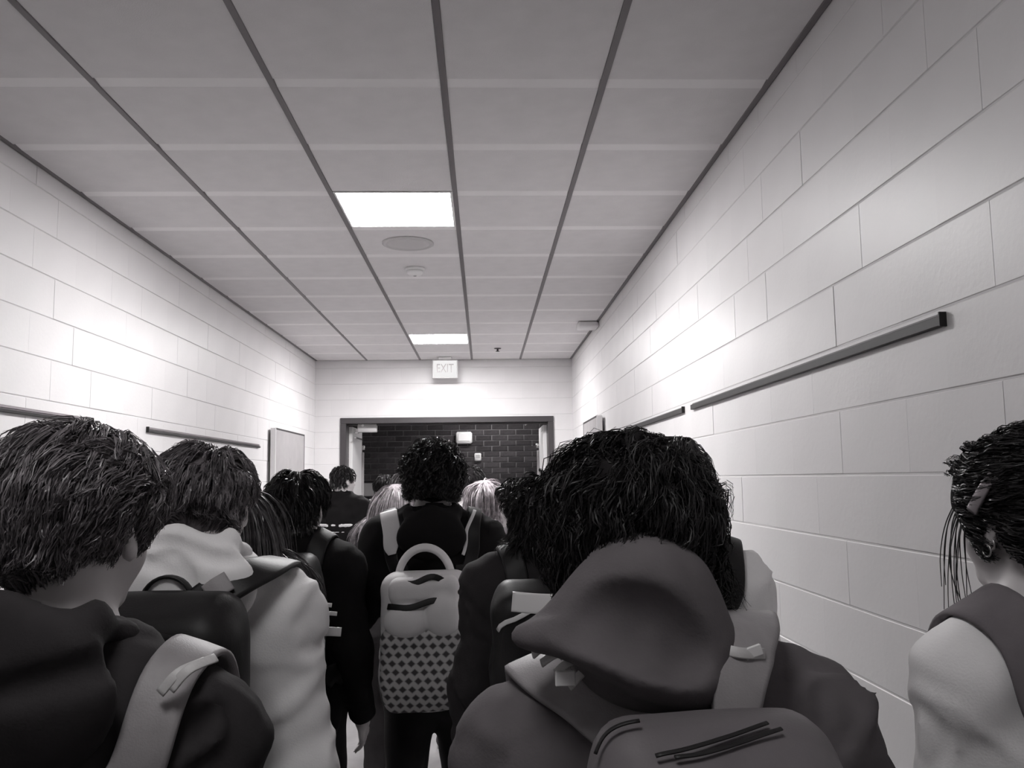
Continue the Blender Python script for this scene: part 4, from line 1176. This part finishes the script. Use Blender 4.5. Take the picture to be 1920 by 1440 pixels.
# -- 15: long dark hair beyond the white hood
P15 = who(436, 905, 2.42, .018, yaw=-.05, label='person with long dark hair, mostly hidden beyond the white hood')
dress(P15, M['skin'], K_COAL, 'jacket', o=.016, fold=.005)
hair(P15, dict(LONG, locks=600), H_MID, seed=151)

# -- 12: the big curly head with the grey hood
P12 = who(1170, 810, 1.12, .040, yaw=.06, head=(-.05, .06, 0), sw=.21, bulk=1.1, arms='out', shrug=-.045, tilt=.014, hx=-.045, label='person with a big mop of curly dark hair and grey hood, right of centre')
dress(P12, M['skin'], K_GREY, 'hoodie', o=.030, fold=.010, seed=4)
hair(P12, dict(CURLY, puff=.044, low=.55, len=(.06, .07, .085, .095), locks=1400, per=11, seg=9, curl=(.009, 1.2), grav=.7, lift=.4, mess=.5, flow=1.4, clump=.5, rad=.016, w=.0008, stick=.5, nape=-.10, side=-.04, lump=.9, fray=.002, cap=.7), H_BLACK, seed=121)
h12 = lambda px, py, Y: P12.px(px, py, Y)
pr = [ell(h12(1205, 1150, 1.0), (.075, .05, .072), .05), cone(h12(1200, 1130, 1.0), h12(1186, 1040, 1.01), .055, .022, .05), cone(h12(1160, 1135, .99), h12(985, 1188, 1.0), .050, .012, .05),
      cone(h12(1255, 1105, 1.0), h12(1300, 1215, .99), .040, .036, .05), ell(h12(1235, 1245, 1.0), (.085, .05, .05), .05)]
Q = catmull([h12(975, 1194, .985), h12(1060, 1196, .96), h12(1150, 1222, .945), h12(1240, 1262, .945), h12(1325, 1285, .97)], 4)
rr = np.interp(np.linspace(0, 1, len(Q)), [0, .3, .7, 1], [.010, .018, .026, .022])
for i in range(len(Q) - 1): pr.append(cone(Q[i], Q[i + 1], rr[i], rr[i + 1], .018))
Q = catmull([h12(1045, 1172, .93), h12(1110, 1152, .915), h12(1190, 1166, .91), h12(1265, 1200, .915), h12(1305, 1232, .93)], 4)
rr = np.interp(np.linspace(0, 1, len(Q)), [0, .25, .6, 1], [.006, .034, .040, .018])
for i in range(len(Q) - 1): pr.append(('c', Q[i], Q[i + 1], (rr[i], rr[i + 1]), .02, 's'))
V, Q = solid(pr, .006, lambda x, y, z: .003 * noise(x * 14, y * 14, z * 14))
link('hood', mesh_np('hood', V, Q), K_GREY, P12.root)
r, c, pr, R = pack(P12, 'bulky grey backpack with curved zips, nearest below the grey hood', B_GREY, B_GREY, W(1330, 1352, .82)[2] - .028, .46, .26, .17, seed=12, straps=False, xo=-.018, res=.008, handle=False, gap=.02, mz=B_BLACK)
S = P12.sh
strap(P12, [h12(1225, 1400, .95), h12(1150, 1350, .97), h12(1085, 1295, 1.0), h12(1020, 1245, 1.04), h12(985, 1215, 1.10), h12(975, 1205, 1.2), h12(985, 1290, 1.3), h12(1010, 1420, 1.33), (-.17, .10, .98), (-.13, c[1] + .05, .95)], .066, .014, B_STRAP, r, off=.010)
Q = catmull([h12(1378, 1345, .945), h12(1382, 1275, .955), h12(1388, 1215, .975), h12(1394, 1180, 1.01), h12(1398, 1163, 1.07), h12(1396, 1170, 1.15), h12(1385, 1230, 1.22), h12(1370, 1320, 1.26)], 6)
nn = catmull(np.array([(0, -1, .1), (0, -1, .1), (0, -1, .25), (0, -.7, .7), (0, -.1, 1), (0, .3, 1), (0, 1, .5), (0, 1, .1)], float), 6)
V, Fq = ribbon(Q, nn, np.interp(np.linspace(0, 1, len(Q)), [0, .25, .5, 1], [.050, .076, .080, .06]), .022); link('strap', mesh_np('strap', V, Fq), B_STRAP, r)
ribbons('lashing_strap', P12, [h12(1340, 1212, .968), h12(1385, 1224, .953), h12(1432, 1226, .962)], .012, .005, B_STRAPL, r, (0, -1, .3))
for k_, (x0, y0, x1, y1) in enumerate(((1000, 1228, 1028, 1214), (1016, 1244, 1060, 1222), (1042, 1262, 1078, 1238), (1068, 1288, 1112, 1246))):
    a, b = h12(x0, y0, 1.005 - .006 * k_), h12(x1, y1, 1.0 - .006 * k_)
    ribbons('lashing_strap', P12, [a, (a + b) / 2 + np.array([0, -.006, .004]), b], .010, .004, B_STRAPL, r, (-.2, -.8, .6))
def on_bag(pts, dz=.006):
    q_ = catmull([h12(*w_) for w_ in pts], 6)
    for _ in range(8): q_ = q_ - grad(pr, q_) * (ev(pr, q_) - dz)[:, None]
    return q_, grad(pr, q_)
for path in (((1232, 1440, .82), (1290, 1402, .82), (1365, 1368, .83), (1440, 1350, .85)), ((1262, 1462, .82), (1322, 1426, .82), (1390, 1398, .83), (1462, 1384, .85)), ((1112, 1412, .85), (1150, 1388, .86), (1200, 1378, .86))):
    q_, n_ = on_bag(path); V, Fq = ribbon(q_, n_, .0045, .002); link('zipper', mesh_np('zipper', V, Fq), B_BLACK, r)
a = h12(1060, 1272, .965); m_ = MB(); m_.box(a - np.array([.011, .002, .008]), a + np.array([.011, .002, .008]), .001); m_.build('buckle', B_SHINE, r)
a = h12(1412, 1222, .955); m_ = MB(); m_.box(a - np.array([.010, .002, .006]), a + np.array([.010, .002, .006]), .001, rotm('y', -.3)); m_.build('buckle', B_SHINE, r)

# -- 14: at the right edge
P14 = who(1922, 812, 1.30, .024, yaw=.1, head=(.14, .05, 0), sw=.155, bulk=.92, shrug=-.02, arms='tight', label='person with dark pinned-up hair, hair clip and earrings, beside the right wall')
dress(P14, M['skin'], K_WHITE, 'top', o=.010, fold=.004, hem=.9)
hair(P14, dict(SHORT, puff=.036, low=.6, len=(.03, .04, .055, .07), locks=1400, per=12, seg=7, lift=.03, grav=-.1, crown=(0, .06, .10), comb=(0, -1, .1), combw=.6, nape=-.085, side=-.05, mess=.1, flow=.4, w=.0009, fray=.0012, cap=.75), H_DARK, seed=141)
hT = lambda *a: P14.headR @ (np.array(a) * P14.hs) + P14.headT
# loose strands by the cheek, bun, clip, earrings
sb = []
for k_ in range(14):
    x = -.086 - .004 * random.random(); y = .02 + .04 * random.random(); L_ = random.uniform(.08, .17)
    sb.append([hT(x + .012, y - .01, .05), hT(x - .010, y, .0), hT(x - .012 + random.uniform(-.008, .006), y + .005, -.5 * L_), hT(x + random.uniform(-.02, .012), y + .008, -L_)])
Vs, Fs, n0 = [], [], 0
for pp in sb:
    Q = catmull(pp, 5); V, (Fq, cp) = ribbon(Q, np.tile([-1., -.3, 0], (len(Q), 1)), np.linspace(.0024, .0008, len(Q)), .001); Vs.append(V); Fs.append(Fq + n0); n0 += len(V)
link('loose_strands', mesh_np('loose_strands', np.concatenate(Vs), np.concatenate(Fs)), H_DARK, P14.root)
Q = catmull([P14.px(1819, 960, 1.27), P14.px(1830, 922, 1.25), P14.px(1853, 884, 1.235)], 8)
for _ in range(6): Q = Q - grad(P14.skull(), Q) * (ev(P14.skull(), Q) - .034)[:, None]
V, Fq = ribbon(Q, grad(P14.skull(), Q), .018, .008); link('hair_clip', mesh_np('hair_clip', V, Fq), M['alu'], P14.root)
for (y, z, rad) in ((-.012, -.036, .009), (-.020, -.026, .008), (-.024, -.008, .007)):
    m_ = MB(); cc = hT(-.090, y, z); n = 18; V = []; Fc = []
    for i in range(n):
        for j in range(6):
            a, b = 2 * PI * i / n, 2 * PI * j / 6; q = rad + .0014 * math.cos(b); V.append(cc + np.array([.0014 * math.sin(b), q * math.cos(a), q * math.sin(a)]))
    for i in range(n):
        for j in range(6): Fc.append((i * 6 + j, ((i + 1) % n) * 6 + j, ((i + 1) % n) * 6 + (j + 1) % 6, i * 6 + (j + 1) % 6))
    m_.add(V, Fc); m_.build('earring', M['steel'], P14.root, True)
r, c, pr, R = pack(P14, 'grey backpack with broad fuzzy straps on the white top, at the right wall', K_MID, K_MID, 1.20, .38, .26, .11, seed=14, sww=.078, sx=.72, pocket=False)
